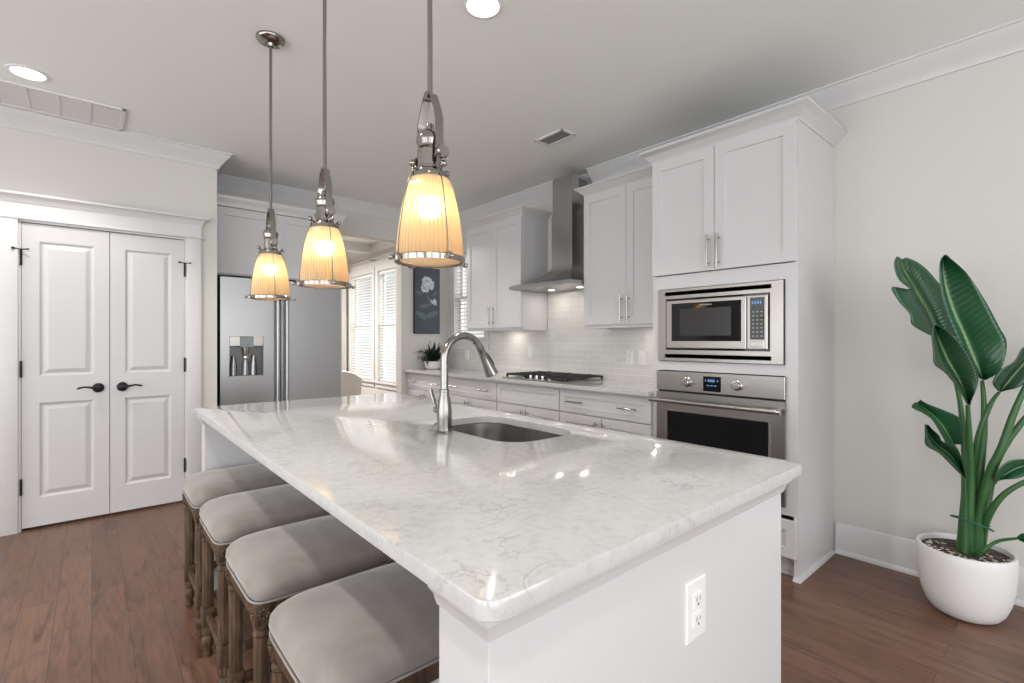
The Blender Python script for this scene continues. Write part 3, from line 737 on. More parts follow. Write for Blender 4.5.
# cooktop
t = thing('gas_cooktop', 'stainless gas cooktop with black cast iron grates', 'cooktop', (3.03, 2.96, .914))
x0, x1, y0, y1 = 2.765, 3.235, 2.585, 3.345
link('body', MB().box(x0, x1, y0, y1, .9145, .924, .004), 'steel_h', t)
bur = [(2.93, 2.74), (3.14, 2.74), (3.05, 2.96), (2.93, 3.18), (3.14, 3.18)]
for (bx_, by_) in bur:
    link('burner', MB().lathe([(.046, .924), (.046, .930), (.034, .932), (.034, .938), (.028, .941), (.001, .941)], (bx_, by_, 0), 24), 'iron', t, 35)
for k in range(3):
    g0 = 2.600 + k * .242; g1 = g0 + .236; mb = MB()
    zt, zb = .954, .940
    gx0, gx1 = (2.80, 3.225)
    if k == 1: gx0 = 2.875
    for (p0, p1) in (((gx0, g0), (gx1, g0)), ((gx0, g1), (gx1, g1))): mb.box(p0[0], p1[0], p0[1] - .005, p0[1] + .005, zb, zt)
    for x in (gx0, gx1): mb.box(x - .005, x + .005, g0, g1, zb, zt)
    for x in (gx0 + .05, gx0 + .11, gx0 + .16, (gx0 + gx1) / 2, gx1 - .16, gx1 - .11, gx1 - .05): mb.box(x - .005, x + .005, g0, g1, zb + .002, zt + .006)
    mb.box(gx0, gx1, (g0 + g1) / 2 - .005, (g0 + g1) / 2 + .005, zb + .002, zt + .006)
    for x in (gx0, gx1):
        for y in (g0, g1): mb.box(x - .007, x + .007, y - .007, y + .007, .924, zt)
    n = 14
    for j in range(n):
        y = g0 + (g1 - g0) * (j + .5) / n; mb.box(gx0 - .004, gx0 + .004, y - .003, y + .003, zt, zt + .005)
    link('grate', mb, 'iron', t)
for k in range(5):
    link('knob', MB().lathe([(.019, .924), (.019, .928), (.016, .934), (.016, .948), (.013, .952), (.001, .952)], (2.832, 2.80 + k * .076 + .02, 0), 20), 'mirror', t, 35)

# wall plates
def plate(f, u, z, label, kind='outlet', wd=.072, ht=.116):
    t = thing(kind.replace(' ', '_'), label, kind, f(Vector((u, 0, z - ht / 2))), None)
    link('cover_plate', MB(f).rect(u - wd / 2, u + wd / 2, z - ht / 2, z + ht / 2, [(0, 0), (0, -.003), (.003, -.006), (.01, -.006)]), 'plastic', t)
    if kind == 'light switch':
        link('rocker', MB(f).rect(u - .016, u + .016, z - .033, z + .033, [(0, -.005), (0, -.008), (.001, -.009)]), 'plastic', t)
    else:
        for dz in (.0205, -.0205):
            r = link('socket', MB(f).rect(u - .0165, u + .0165, z + dz - .0145, z + dz + .0145, [(0, -.005), (0, -.0085), (.0015, -.0095)]), 'plastic', t)
            mb = MB(f)
            mb.box(u - .0075, u - .0055, -.0100, -.009, z + dz - .002, z + dz + .008); mb.box(u + .0055, u + .0075, -.0100, -.009, z + dz - .001, z + dz + .007)
            mb.box(u - .0025, u + .0025, -.0100, -.009, z + dz - .0105, z + dz - .0055)
            link('slots', mb, 'slot', r)
    return t
fb = fx(XW - .0102)
plate(fb, 3.58, 1.135, 'white wall plate on the backsplash left of the cooktop', 'light switch')
plate(fb, 2.386, 1.105, 'white outlet on backsplash right of the cooktop, left one of two', 'outlet')
plate(fb, 2.27, 1.105, 'white switch plate on the backsplash nearest the wall oven', 'light switch')
plate(fb, 4.666, 1.075, 'white outlet under the kitchen window sill', 'outlet')

# ------------------------------------------------------------------ refrigerator and the cabinet above
FY = 4.565
t = thing('refrigerator', 'stainless side by side refrigerator with water dispenser', 'refrigerator', (1.285, 4.8, 0))
f = fy(FY)
link('body', MB(f).box(.790, 1.785, .062, .50, .03, 1.765), 'black', t)
xs = 1.252
M['dispback'] = mat('dark_dispenser_recess', (.10, .10, .10), .3, .8)
dp = (.854, 1.112, .940, 1.283)   # dispenser opening
mb = MB(f); L, R = .790, xs - .004
mb.box(L, dp[0], 0, .06, .06, 1.770); mb.box(dp[1], R, 0, .06, .06, 1.770); mb.box(dp[0], dp[1], 0, .06, .06, dp[2]); mb.box(dp[0], dp[1], 0, .06, dp[3], 1.770)
bmesh.ops.remove_doubles(mb.bm, verts=mb.bm.verts[:], dist=1e-5)
d1 = link('door', mb, 'steel_v', t)
d2 = link('door', MB(f).box(xs + .004, 1.785, 0, .06, .06, 1.770, .006), 'steel_v', t)
mb = MB(f); mb.box(dp[0], dp[1], .052, .0595, dp[2], dp[3]); 
ds = link('dispenser', mb, 'dispback', d1)
mb = MB(f)
for u0, u1, z0, z1 in ((dp[0] - .008, dp[1] + .008, dp[3], dp[3] + .008), (dp[0] - .008, dp[1] + .008, dp[2] - .008, dp[2]), (dp[0] - .008, dp[0], dp[2], dp[3]), (dp[1], dp[1] + .008, dp[2], dp[3])): mb.box(u0, u1, -.004, .002, z0, z1)
mb.box(dp[0] + .002, dp[1] - .002, -.006, .05, dp[2] + .0, dp[2] + .010)
link('dispenser_frame', mb, 'steel_h', d1)
M['dispgrey'] = mat('dispenser_panel_grey', (.16, .18, .19), .3, .3)
link('dispenser_panel', MB(f).box(dp[0] + .002, dp[1] - .002, -.006, .03, 1.200, dp[3] - .002, .003), 'steel_h', d1)
pn = link('dispenser_display', MB(f).box(.932, 1.034, -.012, .03, 1.190, dp[3], .002), 'dispgrey', d1)
mb = MB(f)
mb.lathe([(.018, 1.12), (.026, 1.15), (.03, 1.19)], (.983, .03, 0), 20); mb.box(.966, 1.000, .018, .046, 1.085, 1.12, .003)
link('spout', mb, 'mirror', d1, 35)
mb = MB(f)
for k, u in enumerate((.893, .983, 1.045)):
    mb.loops([[(u + dx * s_, .05 - .028 * math.sin(PI * (i) / 6), z) for i, dx in enumerate([-.03, -.02, -.01, 0, .01, .02, .03])] + [(u + .03 * s_, .052, z), (u - .03 * s_, .052, z)] for z, s_ in ((dp[2] + .012, 1.0), (1.06, .9), (1.12, .45))])
link('paddle', mb, 'steel_v', d1, 50)
mb = MB(f)
for r in range(4): mb.box(.942, 1.024, -.0128, -.0118, 1.205 + r * .017, 1.209 + r * .017)
link('display_print', mb, 'digits_w', pn)
for d, u in ((d1, xs - .036), (d2, xs + .040)):
    mb = MB(f); mb.tube([(u, -.055, .62), (u, -.055, 1.66)], .0135, 16)
    for z in (.66, 1.62): mb.box(u - .010, u + .010, -.050, .002, z - .016, z + .016, .003)
    link('handle', mb, 'mirror' if False else 'steel_v', d, 40)
t = thing('refrigerator_cabinet', 'white two door cabinet above the refrigerator', 'cabinet', (1.28, 4.88, 1.80))
CY = 4.70
link('body', MB().box(.757, 1.815, CY, YB - .002, 1.80, 2.385), 'cab', t)
f = fy(CY - .021); um = 1.245
for a, b, s in ((.770, um - .0015, -1), (um + .0015, 1.80, 1)):
    d = shaker('door', f, a, b, 1.81, 2.365, t); bar_v(f, um + s * .03, 1.83, 1.98, d)
link('crown', MB().sweep([(.757, CY), (1.815, CY), (1.815, YB - .002)], [(0, 2.375), (.028, 2.375), (.028, 2.40), (.034, 2.41), (.045, 2.43), (.055, 2.45), (.055, 2.462), (0, 2.462)], -1), 'cab', t, 40)
link('side_panel', MB().box(1.797, 1.815, FY + .05, YB - .002, 0, 1.80), 'cab', t)

# ------------------------------------------------------------------ island
IX0, IX1, IY0, IY1 = .377, 1.475, .488, 2.870
t = thing('kitchen_island', 'white kitchen island base beneath the large quartz top', 'kitchen island', (.93, 1.68, 0))
EX0, EX1 = .412, 1.418
for nm, a, b in (('end_panel', .528, .655), ('end_panel', 2.765, 2.850)):
    link(nm, MB().box(EX0, EX1, a, b, 0, .8825, .0015), 'cab', t)
XR = .760
link('cabinet_box', MB().box(XR, EX1, .655, 2.765, 0, .70), 'cab', t)
mb = MB(); mb.box(XR, 1.00, .655, 2.765, .70, .8825); mb.box(1.39, EX1, .655, 2.765, .70, .8825); mb.box(1.0, 1.39, .655, 1.14, .70, .8825); mb.box(1.0, 1.39, 1.78, 2.765, .70, .8825)
link('top_rails', mb, 'cab', t)
mold = [(0, .838), (.004, .838), (.007, .846), (.010, .856), (.017, .866), (.020, .870), (.020, .8825), (0, .8825)]
link('molding', MB().sweep([(EX1, .655), (EX1, .528), (EX0, .528), (EX0, .655)], mold, 1) , 'cab', t, 40)
link('molding', MB().sweep([(EX0, 2.765), (EX0, 2.850), (EX1, 2.850)], mold, 1), 'cab', t, 40)
link('apron', MB().box(XR - .02, XR, .655, 2.765, 0, .12), 'cab', t)

def rrect(x0, x1, y0, y1, r, n=6):
    out = []
    for cx, cy, a0 in ((x1 - r, y1 - r, 0), (x0 + r, y1 - r, 90), (x0 + r, y0 + r, 180), (x1 - r, y0 + r, 270)):
        for k in range(n + 1):
            a = math.radians(a0 + 90 * k / n); out.append((cx + r * math.cos(a), cy + r * math.sin(a)))
    return out
SK = (1.018, 1.362, 1.185, 1.735)
def slab():
    mb = MB(); bm = mb.bm; n = 6
    def ring(x0, x1, y0, y1, r, z): return [bm.verts.new((x, y, z)) for x, y in rrect(x0, x1, y0, y1, r, n)]
    def O(i, z): return ring(IX0 + i, IX1 - i, IY0 + i, IY1 - i, .030 - i, z)
    def H(i, z): return ring(SK[0] + i, SK[1] - i, SK[2] + i, SK[3] - i, .11 - i, z)
    o = [O(.004, .884), O(0, .887), O(0, .910), O(.0012, .9128), O(.004, .914)]
    h = [H(-.002, .884), H(0, .886), H(0, .912), H(-.003, .914)]
    m = len(o[0])
    for A in (o, h):
        for a, b in zip(A, A[1:]):
            for i in range(m): bm.faces.new([a[i], a[(i + 1) % m], b[(i + 1) % m], b[i]])
    for a, b in ((o[0], h[0]), (o[-1], h[-1])):
        for i in range(m): bm.faces.new([a[i], a[(i + 1) % m], b[(i + 1) % m], b[i]])
    return mb
o = link('island_countertop', slab(), 'quartz', None, 35); tag(o, 'large white veined quartz top of the kitchen island', 'countertop')

# sink
t = thing('sink', 'undermount stainless sink set in the island top', 'sink', ((SK[0] + SK[1]) / 2, (SK[2] + SK[3]) / 2, .705))
mb = MB(); rings = []
for i, z, r in ((-.022, .8835, .13), (-.002, .8835, .112), (.0, .882, .11), (.004, .80, .106), (.010, .735, .10), (.022, .716, .088), (.045, .708, .065), (.10, .705, .03)):
    rings.append([(x, y, z) for x, y in rrect(SK[0] + i, SK[1] - i, SK[2] + i, SK[3] - i, r)])
mb.loops(rings, cap0=False, cap1=True)
link('bowl', mb, 'sinksteel', t, 50)
link('drain', MB().lathe([(.043, .7052), (.043, .7085), (.034, .7085), (.030, .7065), (.001, .7065)], (1.19, 1.46, 0), 24), 'mirror', t, 35)

# faucet
FX_, FYY = .978, 1.517
t = thing('faucet', 'brushed nickel pull-down gooseneck faucet behind the island sink', 'faucet', (FX_, FYY, .9145))
mb = MB(); mb.lathe([(.030, .9145), (.030, .919), (.0275, .921), (.0265, .935), (.0275, .965), (.0270, .995), (.0235, 1.025), (.0185, 1.048), (.0165, 1.060), (.0185, 1.062), (.0185, 1.068), (.0155, 1.070)], (FX_, FYY, 0), 36)
body = link('body', mb, 'faucet', t, 40)
cx, cz, r = .086, 1.180, .086; pts = [(0, 1.060), (0, 1.10), (0, 1.14)]
for k in range(0, 17): a = math.radians(180 - k * 9.4); pts.append((cx + r * math.cos(a), cz + r * math.sin(a)))
e = pts[-1]; dx, dz = math.sin(math.radians(180 - 150.4)), -math.cos(math.radians(180 - 150.4))
dx, dz = .49, -.87
mb = MB(); mb.tube([(FX_ + p[0], FYY, p[1]) for p in pts], .0140, 20)
neck = link('neck', mb, 'faucet', t, 50)
hp = [(e[0], e[1]), (e[0] + dx * .012, e[1] + dz * .012), (e[0] + dx * .014, e[1] + dz * .014), (e[0] + dx * .06, e[1] + dz * .06), (e[0] + dx * .100, e[1] + dz * .100), (e[0] + dx * .122, e[1] + dz * .122), (e[0] + dx * .125, e[1] + dz * .125)]
mb = MB(); mb.tube([(FX_ + p[0], FYY, p[1]) for p in hp], [.0152, .0152, .0142, .0175, .0235, .0265, .024], 24)
sp_ = link('spray_head', mb, 'faucet', t, 40)
mb = MB(); q = [(e[0] + dx * s_ + .87 * o_, e[1] + dz * s_ + .49 * o_) for s_, o_ in ((.026, .0140), (.052, .0180), (.088, .0230), (.104, .0240))]
mb.tube([(FX_ + p[0], FYY, p[1]) for p in q], [.004, .009, .009, .004], 12, flat=.6)
link('spray_button', mb, 'black', sp_, 50)
mb = MB(); mb.tube([(FX_, FYY + .02, .985), (FX_, FYY + .048, .990)], .0135, 20); mb.sphere((FX_, FYY + .050, .990), .015, 12)
hn = link('handle', mb, 'faucet', t, 50)
mb = MB(); mb.tube([(FX_, FYY + .050, .992), (FX_ - .004, FYY + .060, 1.010), (FX_ - .010, FYY + .068, 1.040), (FX_ - .014, FYY + .072, 1.066)], [.008, .0075, .010, .0075], 14, flat=.75)
link('lever', mb, 'faucet', hn, 60)

fe = fy(.5278)
plate(fe, .959, .687, 'white duplex outlet on the end of the kitchen island', 'outlet', .078, .125)

# ------------------------------------------------------------------ stools
def make_stool():
    W, D = .405, .372    # X, Y footprint of the seat
    t = thing('counter_stool', 'x', 'stool', (0, 0, 0), 'backless stools tucked under the island')
    # cushion
    def sq(z, e, p=5.0, n=48, bow=0.0):
        pts = []
        for k in range(n):
            a = 2 * PI * k / n; c, s = math.cos(a), math.sin(a)
            x = abs(c) ** (2 / p) * (1 if c >= 0 else -1); y = abs(s) ** (2 / p) * (1 if s >= 0 else -1)
            pts.append(((W / 2 - e) * x, (D / 2 - e) * y, z))
        return pts
    mb = MB(); mb.loops([sq(.548, .012, 9), sq(.550, .004, 9), sq(.556, .000, 9), sq(.572, -.006, 8), sq(.590, -.006, 7), sq(.604, .000, 6), sq(.615, .012, 5.5), sq(.623, .030, 5), sq(.629, .058, 4.5), sq(.634, .10, 4), sq(.636, .15, 3), sq(.637, .19, 2.5)])
    c = link('cushion', mb, 'velvet', t, 60)
    mb = MB(); pts = sq(.549, -.0015, 9, 64); mb.tube(pts + [pts[0]], .0032, 8, cap=False); link('piping', mb, 'velvet', c, 60)
    # apron
    a, b = W / 2 - .006, D / 2 - .006; mb = MB()
    for s in (-1, 1):
        mb.box(-a + .045, a - .045, s * b - .011 * (1 + s), s * b + .011 * (1 - s), .500, .546, .002)
        mb.box(s * a - .011 * (1 + s), s * a + .011 * (1 - s), -b + .045, b - .045, .500, .546, .002)
    n = 26
    for k in range(n):   # carved bead row
        for s in (-1, 1):
            y = -b + .05 + (2 * b - .1) * k / (n - 1); mb.sphere((s * (a + .0), y, .537), .0042, 5)
    link('apron', mb, 'oak', t)
    mod = lambda ang, z: 1 + (.10 * abs(math.cos(ang * 5)) - .05 if .17 < z < .455 and not (.20 > z > .19) else 0)
    for sx in (-1, 1):
        for sy in (-1, 1):
            cx, cy = sx * (W / 2 - .028), sy * (D / 2 - .028); mb = MB()
            mb.box(cx - .023, cx + .023, cy - .023, cy + .023, .488, .547, .002)
            prof = [(.012, 0), (.016, .006), (.014, .018), (.020, .032), (.022, .045), (.016, .060), (.020, .072), (.021, .090), (.0215, .19), (.021, .20)]
            mb.lathe([(.010, 0), (.0155, .004), (.0165, .012), (.013, .028), (.0175, .040), (.0215, .058), (.0215, .072), (.016, .084), (.0205, .094), (.0215, .100), (.0215, .122)], (cx, cy, 0), 20)
            mb.box(cx - .021, cx + .021, cy - .021, cy + .021, .122, .195, .002)
            mb.lathe([(.017, .195), (.019, .203), (.019, .212), (.0205, .45), (.0205, .455)], (cx, cy, 0), 40, mod)
            mb.lathe([(.015, .454), (.022, .458), (.022, .466), (.016, .472), (.0225, .480), (.0225, .488)], (cx, cy, 0), 24)
            for k in range(8):
                an = 2 * PI * k / 8
                for fx_, fy_ in ((sx, 0), (0, sy)):
                    if fx_: mb.sphere((cx + fx_ * .024, cy + .011 * math.cos(an), .519 + .012 * math.sin(an)), .0048, 5)
                    else: mb.sphere((cx + .011 * math.cos(an), cy + fy_ * .024, .519 + .012 * math.sin(an)), .0048, 5)
            link('leg', mb, 'oak', t, 40)
    for sx in (-1, 1):
        x = sx * (W / 2 - .028); link('stretcher', MB().box(x - .010, x + .010, -D / 2 + .048, D / 2 - .048, .148, .176, .003), 'oak', t)
    for sy in (-1, 1):
        y = sy * (D / 2 - .028); link('stretcher', MB().box(-W / 2 + .048, W / 2 - .048, y - .010, y + .010, .148, .176, .003), 'oak', t)
    return t
st = make_stool()
ys = [1.105, 1.600, 2.095, 2.574]
ls = ['taupe velvet backless stool nearest the camera, against the island end panel', 'taupe velvet backless stool, second from the front along the island',
      'taupe velvet backless stool, third from the front along the island', 'taupe velvet backless stool farthest back, nearest the pantry doors']
for i, y in enumerate(ys):
    o = st if i == 0 else copy_tree(st)
    o.location = (.522, y, 0); o['label'] = ls[i]

# ------------------------------------------------------------------ pendants
def make_pendant():
    t = thing('pendant_light', 'x', 'pendant light', (0, 0, 1.45), 'pendant lights over the island')
    link('canopy', MB().lathe([(.066, CZ), (.066, CZ - .006), (.060, CZ - .016), (.046, CZ - .024), (.018, CZ - .028), (.014, CZ - .040), (.001, CZ - .040)][::-1], (0, 0, 0), 40), 'pnickel', t, 40)
    link('rod', MB().tube([(0, 0, 1.885), (0, 0, CZ - .035)], .0068, 16), 'pnickel', t, 40)
    # yoke: two straps
    mb = MB(); mb.tube([(-.013, 0, 1.884), (.013, 0, 1.884)], .011, 16)
    for s in (-1, 1):
        c = [(0, 1.888), (.016, 1.884), (.030, 1.855), (.040, 1.828), (.044, 1.815), (.044, 1.715)]
        rings = []
        for i, (x, z) in enumerate(c):
            a = Vector(c[max(i - 1, 0)]); b = Vector(c[min(i + 1, len(c) - 1)]); d = (b - a).normalized(); nx, nz = -d.y * .0022, d.x * .0022
            w_ = .011
            rings.append([(-w_, s * (x + nx), z + nz), (w_, s * (x + nx), z + nz), (w_, s * (x - nx), z - nz), (-w_, s * (x - nx), z - nz)])
        mb.loops(rings)
    link('yoke', mb, 'pnickel', t, 30)
    mb = MB(); mb.lathe([(.001, 1.812), (.010, 1.811), (.012, 1.800), (.012, 1.795), (.026, 1.790), (.034, 1.778), (.036, 1.765), (.031, 1.754), (.032, 1.748), (.028, 1.744), (.030, 1.742), (.030, 1.700), (.032, 1.698), (.032, 1.694), (.030, 1.692), (.036, 1.690), (.038, 1.684), (.048, 1.682), (.050, 1.676), (.050, 1.664)][::-1], (0, 0, 0), 36)
    link('socket_cap', mb, 'pnickel', t, 40)
    for s in (-1, 1):
        k = MB(); k.lathe([(.006, s * .030), (.006, s * .050), (.016, s * .052), (.017, s * .056), (.017, s * .064), (.014, s * .067), (.001, s * .067)], (0, 0, 1.725), 24, axis='y', mod=lambda a, z: 1 + .05 * math.cos(12 * a))
        link('thumb_screw', k, 'pnickel', t, 30)
    R = [(.050, 1.668), (.057, 1.655), (.063, 1.632), (.070, 1.600), (.076, 1.565), (.081, 1.530), (.0845, 1.495), (.086, 1.458)]
    md = lambda a, z: 1 + (.016 * math.cos(48 * a) if z < 1.64 else 0)
    mb = MB(); mb.lathe(R, (0, 0, 0), 288, md, cap=False); sh = link('glass_shade', mb, 'shade', t, 60)
    link('glass_lens', MB().lathe([(.084, 1.459), (.070, 1.452), (.04, 1.447), (.001, 1.446)], (0, 0, 0), 48, cap=False), 'shade', t, 60)
    mb = MB(); n = 48
    pr = [(.086, 1.452), (.0905, 1.450), (.0915, 1.456), (.0915, 1.463), (.088, 1.466), (.0865, 1.463)]
    mb.lathe(pr + [pr[0]], (0, 0, 0), 48, cap=False); link('ring', mb, 'pnickel', t, 40)
    for k in range(4):
        a = math.radians(90 * k - 2); c, s = math.cos(a), math.sin(a)
        mb = MB(); mb.tube([(c * .047, s * .047, 1.690)] + [(c * (r + .004), s * (r + .004), z) for r, z in R] + [(c * .093, s * .093, 1.455)], .0016, 8); link('wire', mb, 'pnickel', t, 60)
        mb = MB(); mb.box(c * .094 - .006, c * .094 + .006, s * .094 - .006, s * .094 + .006, 1.450, 1.468, .001)
        mb.tube([(c * .094, s * .094, 1.460), (c * .108, s * .108, 1.456)], .0035, 8); mb.sphere((c * .110, s * .110, 1.455), .0068, 8)
        link('ring_screw', mb, 'pnickel', t, 40)
        a2 = a + .15; mb = MB(); mb.tube([(.036 * math.cos(a2), .036 * math.sin(a2), 1.685), (.054 * math.cos(a2), .054 * math.sin(a2), 1.694)], .003, 8); mb.sphere((.056 * math.cos(a2), .056 * math.sin(a2), 1.697), .009, 8)
        link('cap_screw', mb, 'pnickel', t, 40)
    mb = MB(); mb.sphere((0, 0, 1.590), .025, 12, 1.25); link('bulb', mb, 'bulb', t, 60)
    link('bulb_base', MB().lathe([(.013, 1.615), (.014, 1.675)], (0, 0, 0), 16), 'pnickel', t, 40)
    return t
pd = make_pendant()
pl = ['ribbed glass pendant nearest the camera, in front of the painting', 'middle one of the three ribbed glass pendants over the island', 'ribbed glass pendant farthest away, in front of the refrigerator handles']
for i, (x, y) in enumerate(((.668, 1.105), (.662, 1.850), (.664, 2.590))):
    o = pd if i == 0 else copy_tree(pd)
    o.location = (x, y, 1.45); o['label'] = pl[i]

# ------------------------------------------------------------------ ceiling fixtures and added dining fill light
for i, (x, y) in enumerate(((1.75, 6.65), (1.75, 7.75))):  # soft area lights added to brighten the dining room, no fixture behind them
    l = bpy.data.lights.new('dining_fill', 'AREA'); l.shape = 'DISK'; l.size = .5; l.energy = 42; l.color = (1, .95, .88)
    lo = bpy.data.objects.new('dining_fill', l); C.objects.link(lo); lo.location = (x, y, CZ - .12)
dlab = ['recessed ceiling light above the pantry doors beside the return grille', 'recessed ceiling light at the top of the picture over the island']
for i, (x, y) in enumerate(DOWNLIGHTS):
    lab = dlab[i] if i < 2 else None
    if i < 2:
        t = thing('recessed_light', lab, 'ceiling light', (x, y, CZ - .006), 'recessed lights in the kitchen ceiling')
        link('trim_ring', MB().lathe([(.070, CZ - .004), (.074, CZ - .007), (.090, CZ - .004), (.092, CZ), (.070, CZ)] + [(.070, CZ - .004)], (x, y, 0), 48, cap=False), 'plastic', t, 30)
        link('lens', MB().lathe([(.070, CZ - .001), (.070, CZ - .004)], (x, y, 0), 40), 'lens', t)
    l = bpy.data.lights.new('downlight_lamp', 'SPOT'); l.energy = DOWNLIGHT_W; l.spot_size = math.radians(120); l.spot_blend = .5; l.shadow_soft_size = .05; l.color = (1, .94, .86)
    lo = bpy.data.objects.new('downlight_lamp', l); C.objects.link(lo); lo.location = (x, y, CZ - .02)

t = thing('return_air_grille', 'large white return air grille in the ceiling by the pantry wall', 'vent', (-.2, 4.19, CZ - .01))
gx0, gx1, gy0, gy1 = -.62, .165, 3.985, 4.385
mb = MB()
for b in ((gx0, gx1, gy0, gy0 + .018), (gx0, gx1, gy1 - .018, gy1), (gx0, gx0 + .022, gy0, gy1), (gx1 - .022, gx1, gy0, gy1)): mb.box(b[0], b[1], b[2], b[3], CZ - .012, CZ, .002)
link('frame', mb, 'grille', t)
link('backing', MB().box(gx0 + .022, gx1 - .022, gy0 + .018, gy1 - .018, CZ - .0015, CZ), 'filter', t)
mb = MB()
n = 26
for k in range(n):
    y = gy0 + .022 + (gy1 - gy0 - .044) * k / (n - 1); mb.box(gx0 + .022, gx1 - .022, y - .0045, y + .0045, CZ - .007, CZ - .002)
link('louvers', mb, 'grille', t)
mb = MB()
for x in (gx0 + .18, gx0 + .32, gx0 + .46, gx0 + .61): mb.box(x - .006, x + .006, gy0 + .018, gy1 - .018, CZ - .009, CZ - .001)
link('cross_bars', mb, 'grille', t)
t = thing('supply_vent', 'small white ceiling supply vent in front of the range hood', 'vent', (2.56, 2.49, CZ - .01))
vx0, vx1, vy0, vy1 = 2.485, 2.635, 2.355, 2.635
mb = MB()
for b in ((vx0, vx1, vy0, vy0 + .02), (vx0, vx1, vy1 - .02, vy1), (vx0, vx0 + .02, vy0, vy1), (vx1 - .02, vx1, vy0, vy1)): mb.box(b[0], b[1], b[2], b[3], CZ - .010, CZ, .002)
link('frame', mb, 'grille', t)
link('opening', MB().box(vx0 + .02, vx1 - .02, vy0 + .02, vy1 - .02, CZ - .0012, CZ), 'slot', t)
mb = MB()
for k in range(6):
    x = vx0 + .028 + k * .019; mb.loops([[(x - .005, y, CZ - .008), (x + .004, y, CZ - .002), (x + .005, y, CZ - .002), (x - .004, y, CZ - .009)] for y in (vy0 + .02, vy1 - .02)])
link('louvers', mb, 'grille', t)

# ------------------------------------------------------------------ painting
t = thing('painting', 'tall dark canvas painting of a white flower on the wall by the window', 'painting', (3.016, YB, 1.325))
px0, px1, pz0, pz1 = 2.843, 3.190, 1.325, 2.105
link('frame_edge', MB().box(px0, px1, YB - .030, YB - .001, pz0, pz1, .002), 'canvas_edge', t)
link('canvas', MB().box(px0 + .006, px1 - .006, YB - .0315, YB - .030, pz0 + .006, pz1 - .006), 'canvas', t)
def flat(name, blobs, m, y):
    mb = MB()
    for (x, z, rx, rz, ang, k, amp) in blobs:
        poly = []
        for j in range(36):
            a = 2 * PI * j / 36; r_ = 1 + amp * math.sin(k * a)
            u, v_ = rx * r_ * math.cos(a), rz * r_ * math.sin(a); c, s = math.cos(ang), math.sin(ang)
            poly.append((x + u * c - v_ * s, z + u * s + v_ * c))
        mb.prism(poly, y, y - .0006, 'y'); y -= .00008
    link(name, mb, m, t)
xc = 3.01
random.seed(5); pet = []
for k in range(34):
    a_ = random.uniform(0, 2 * PI); q_ = math.sqrt(random.random())
    pet.append((xc - .005 + .082 * q_ * math.cos(a_), 1.905 + .075 * q_ * math.sin(a_), .030, .022, random.uniform(0, 3), 4, .14))
flat('painted_flower', pet, 'petal', YB - .0322)
flat('painted_bud', [(xc + .095 + dx_, 1.70 + dz_, .028, .020, an_, 3, .15) for dx_, dz_, an_ in ((0, 0, .3), (-.025, .008, -.4), (.02, -.012, .8), (.01, .018, 1.4))], 'petal', YB - .0322)
flat('painted_leaves', [(xc - .105, 1.80, .045, .018, -.5, 2, .1), (xc + .11, 1.80, .04, .016, .6, 2, .1), (xc - .02, 1.655, .085, .020, .15, 2, .1), (xc - .085, 1.555, .080, .026, -.35, 2, .1), (xc + .07, 1.555, .085, .034, .25, 2, .1), (xc - .055, 1.515, .055, .02, -.5, 2, .1), (xc + .03, 1.73, .012, .08, .5, 2, .05)], 'leafpaint', YB - .0319)

# ------------------------------------------------------------------ counter plant
t = thing('potted_plant', 'small dark leafed plant in a white bowl pot on the far counter', 'potted plant', (2.99, 4.88, .914))
pc = (2.99, 4.88)
mb = MB(); mb.lathe([(.068, .9145), (.082, .925), (.094, .960), (.101, 1.000), (.103, 1.006), (.098, 1.006), (.094, .990), (.001, .990)], (*pc, 0), 36); link('pot', mb, 'pot', t, 40)
random.seed(3)
mb = MB()
for k in range(78):
    a = random.uniform(0, 2 * PI); L = random.uniform(.17, .27); sp_r = random.uniform(.2, 1.0); w_ = random.uniform(.015, .026)
    d = Vector((math.cos(a), math.sin(a), 0)); sd = Vector((-d.y, d.x, 0)); rings = []
    for j in range(7):
        s = j / 6; out = .02 + L * sp_r * s * .95; z = .99 + L * (1.25 - .5 * sp_r) * s - .16 * sp_r * s * s
        ww = w_ * (math.sin(PI * min(1, s * .85 + .15))) + .001
        P_ = Vector((*pc, 0)) + d * min(out, .175) + Vector((0, 0, z))
        rings.append([P_ - sd * ww + Vector((0, 0, .003)), P_ + Vector((0, 0, -.002)), P_ + sd * ww + Vector((0, 0, .003)), P_ + Vector((0, 0, .0005))])
    mb.loops(rings)
o = link('foliage', mb, 'bromeliad', t, 60)
mb = MB(); mb.tube([(2.97, 4.86, 1.03), (2.90, 4.84, 1.10), (2.80, 4.84, 1.125), (2.72, 4.86, 1.105)], [.006, .011, .011, .002], 8, flat=.4); mb.tube([(2.97, 4.87, 1.02), (2.90, 4.88, 1.10), (2.84, 4.89, 1.12), (2.80, 4.90, 1.09)], [.006, .012, .011, .002], 8, flat=.4); mb.tube([(2.96, 4.85, 1.0), (2.90, 4.82, 1.04), (2.865, 4.80, 1.0), (2.86, 4.79, .96)], [.006, .013, .012, .002], 8, flat=.4); mb.tube([(2.98, 4.88, 1.05), (2.95, 4.86, 1.2), (2.93, 4.86, 1.24)], [.002, .0015, .005], 6)
link('trailing_leaf', mb, 'bromeliad', t, 60)

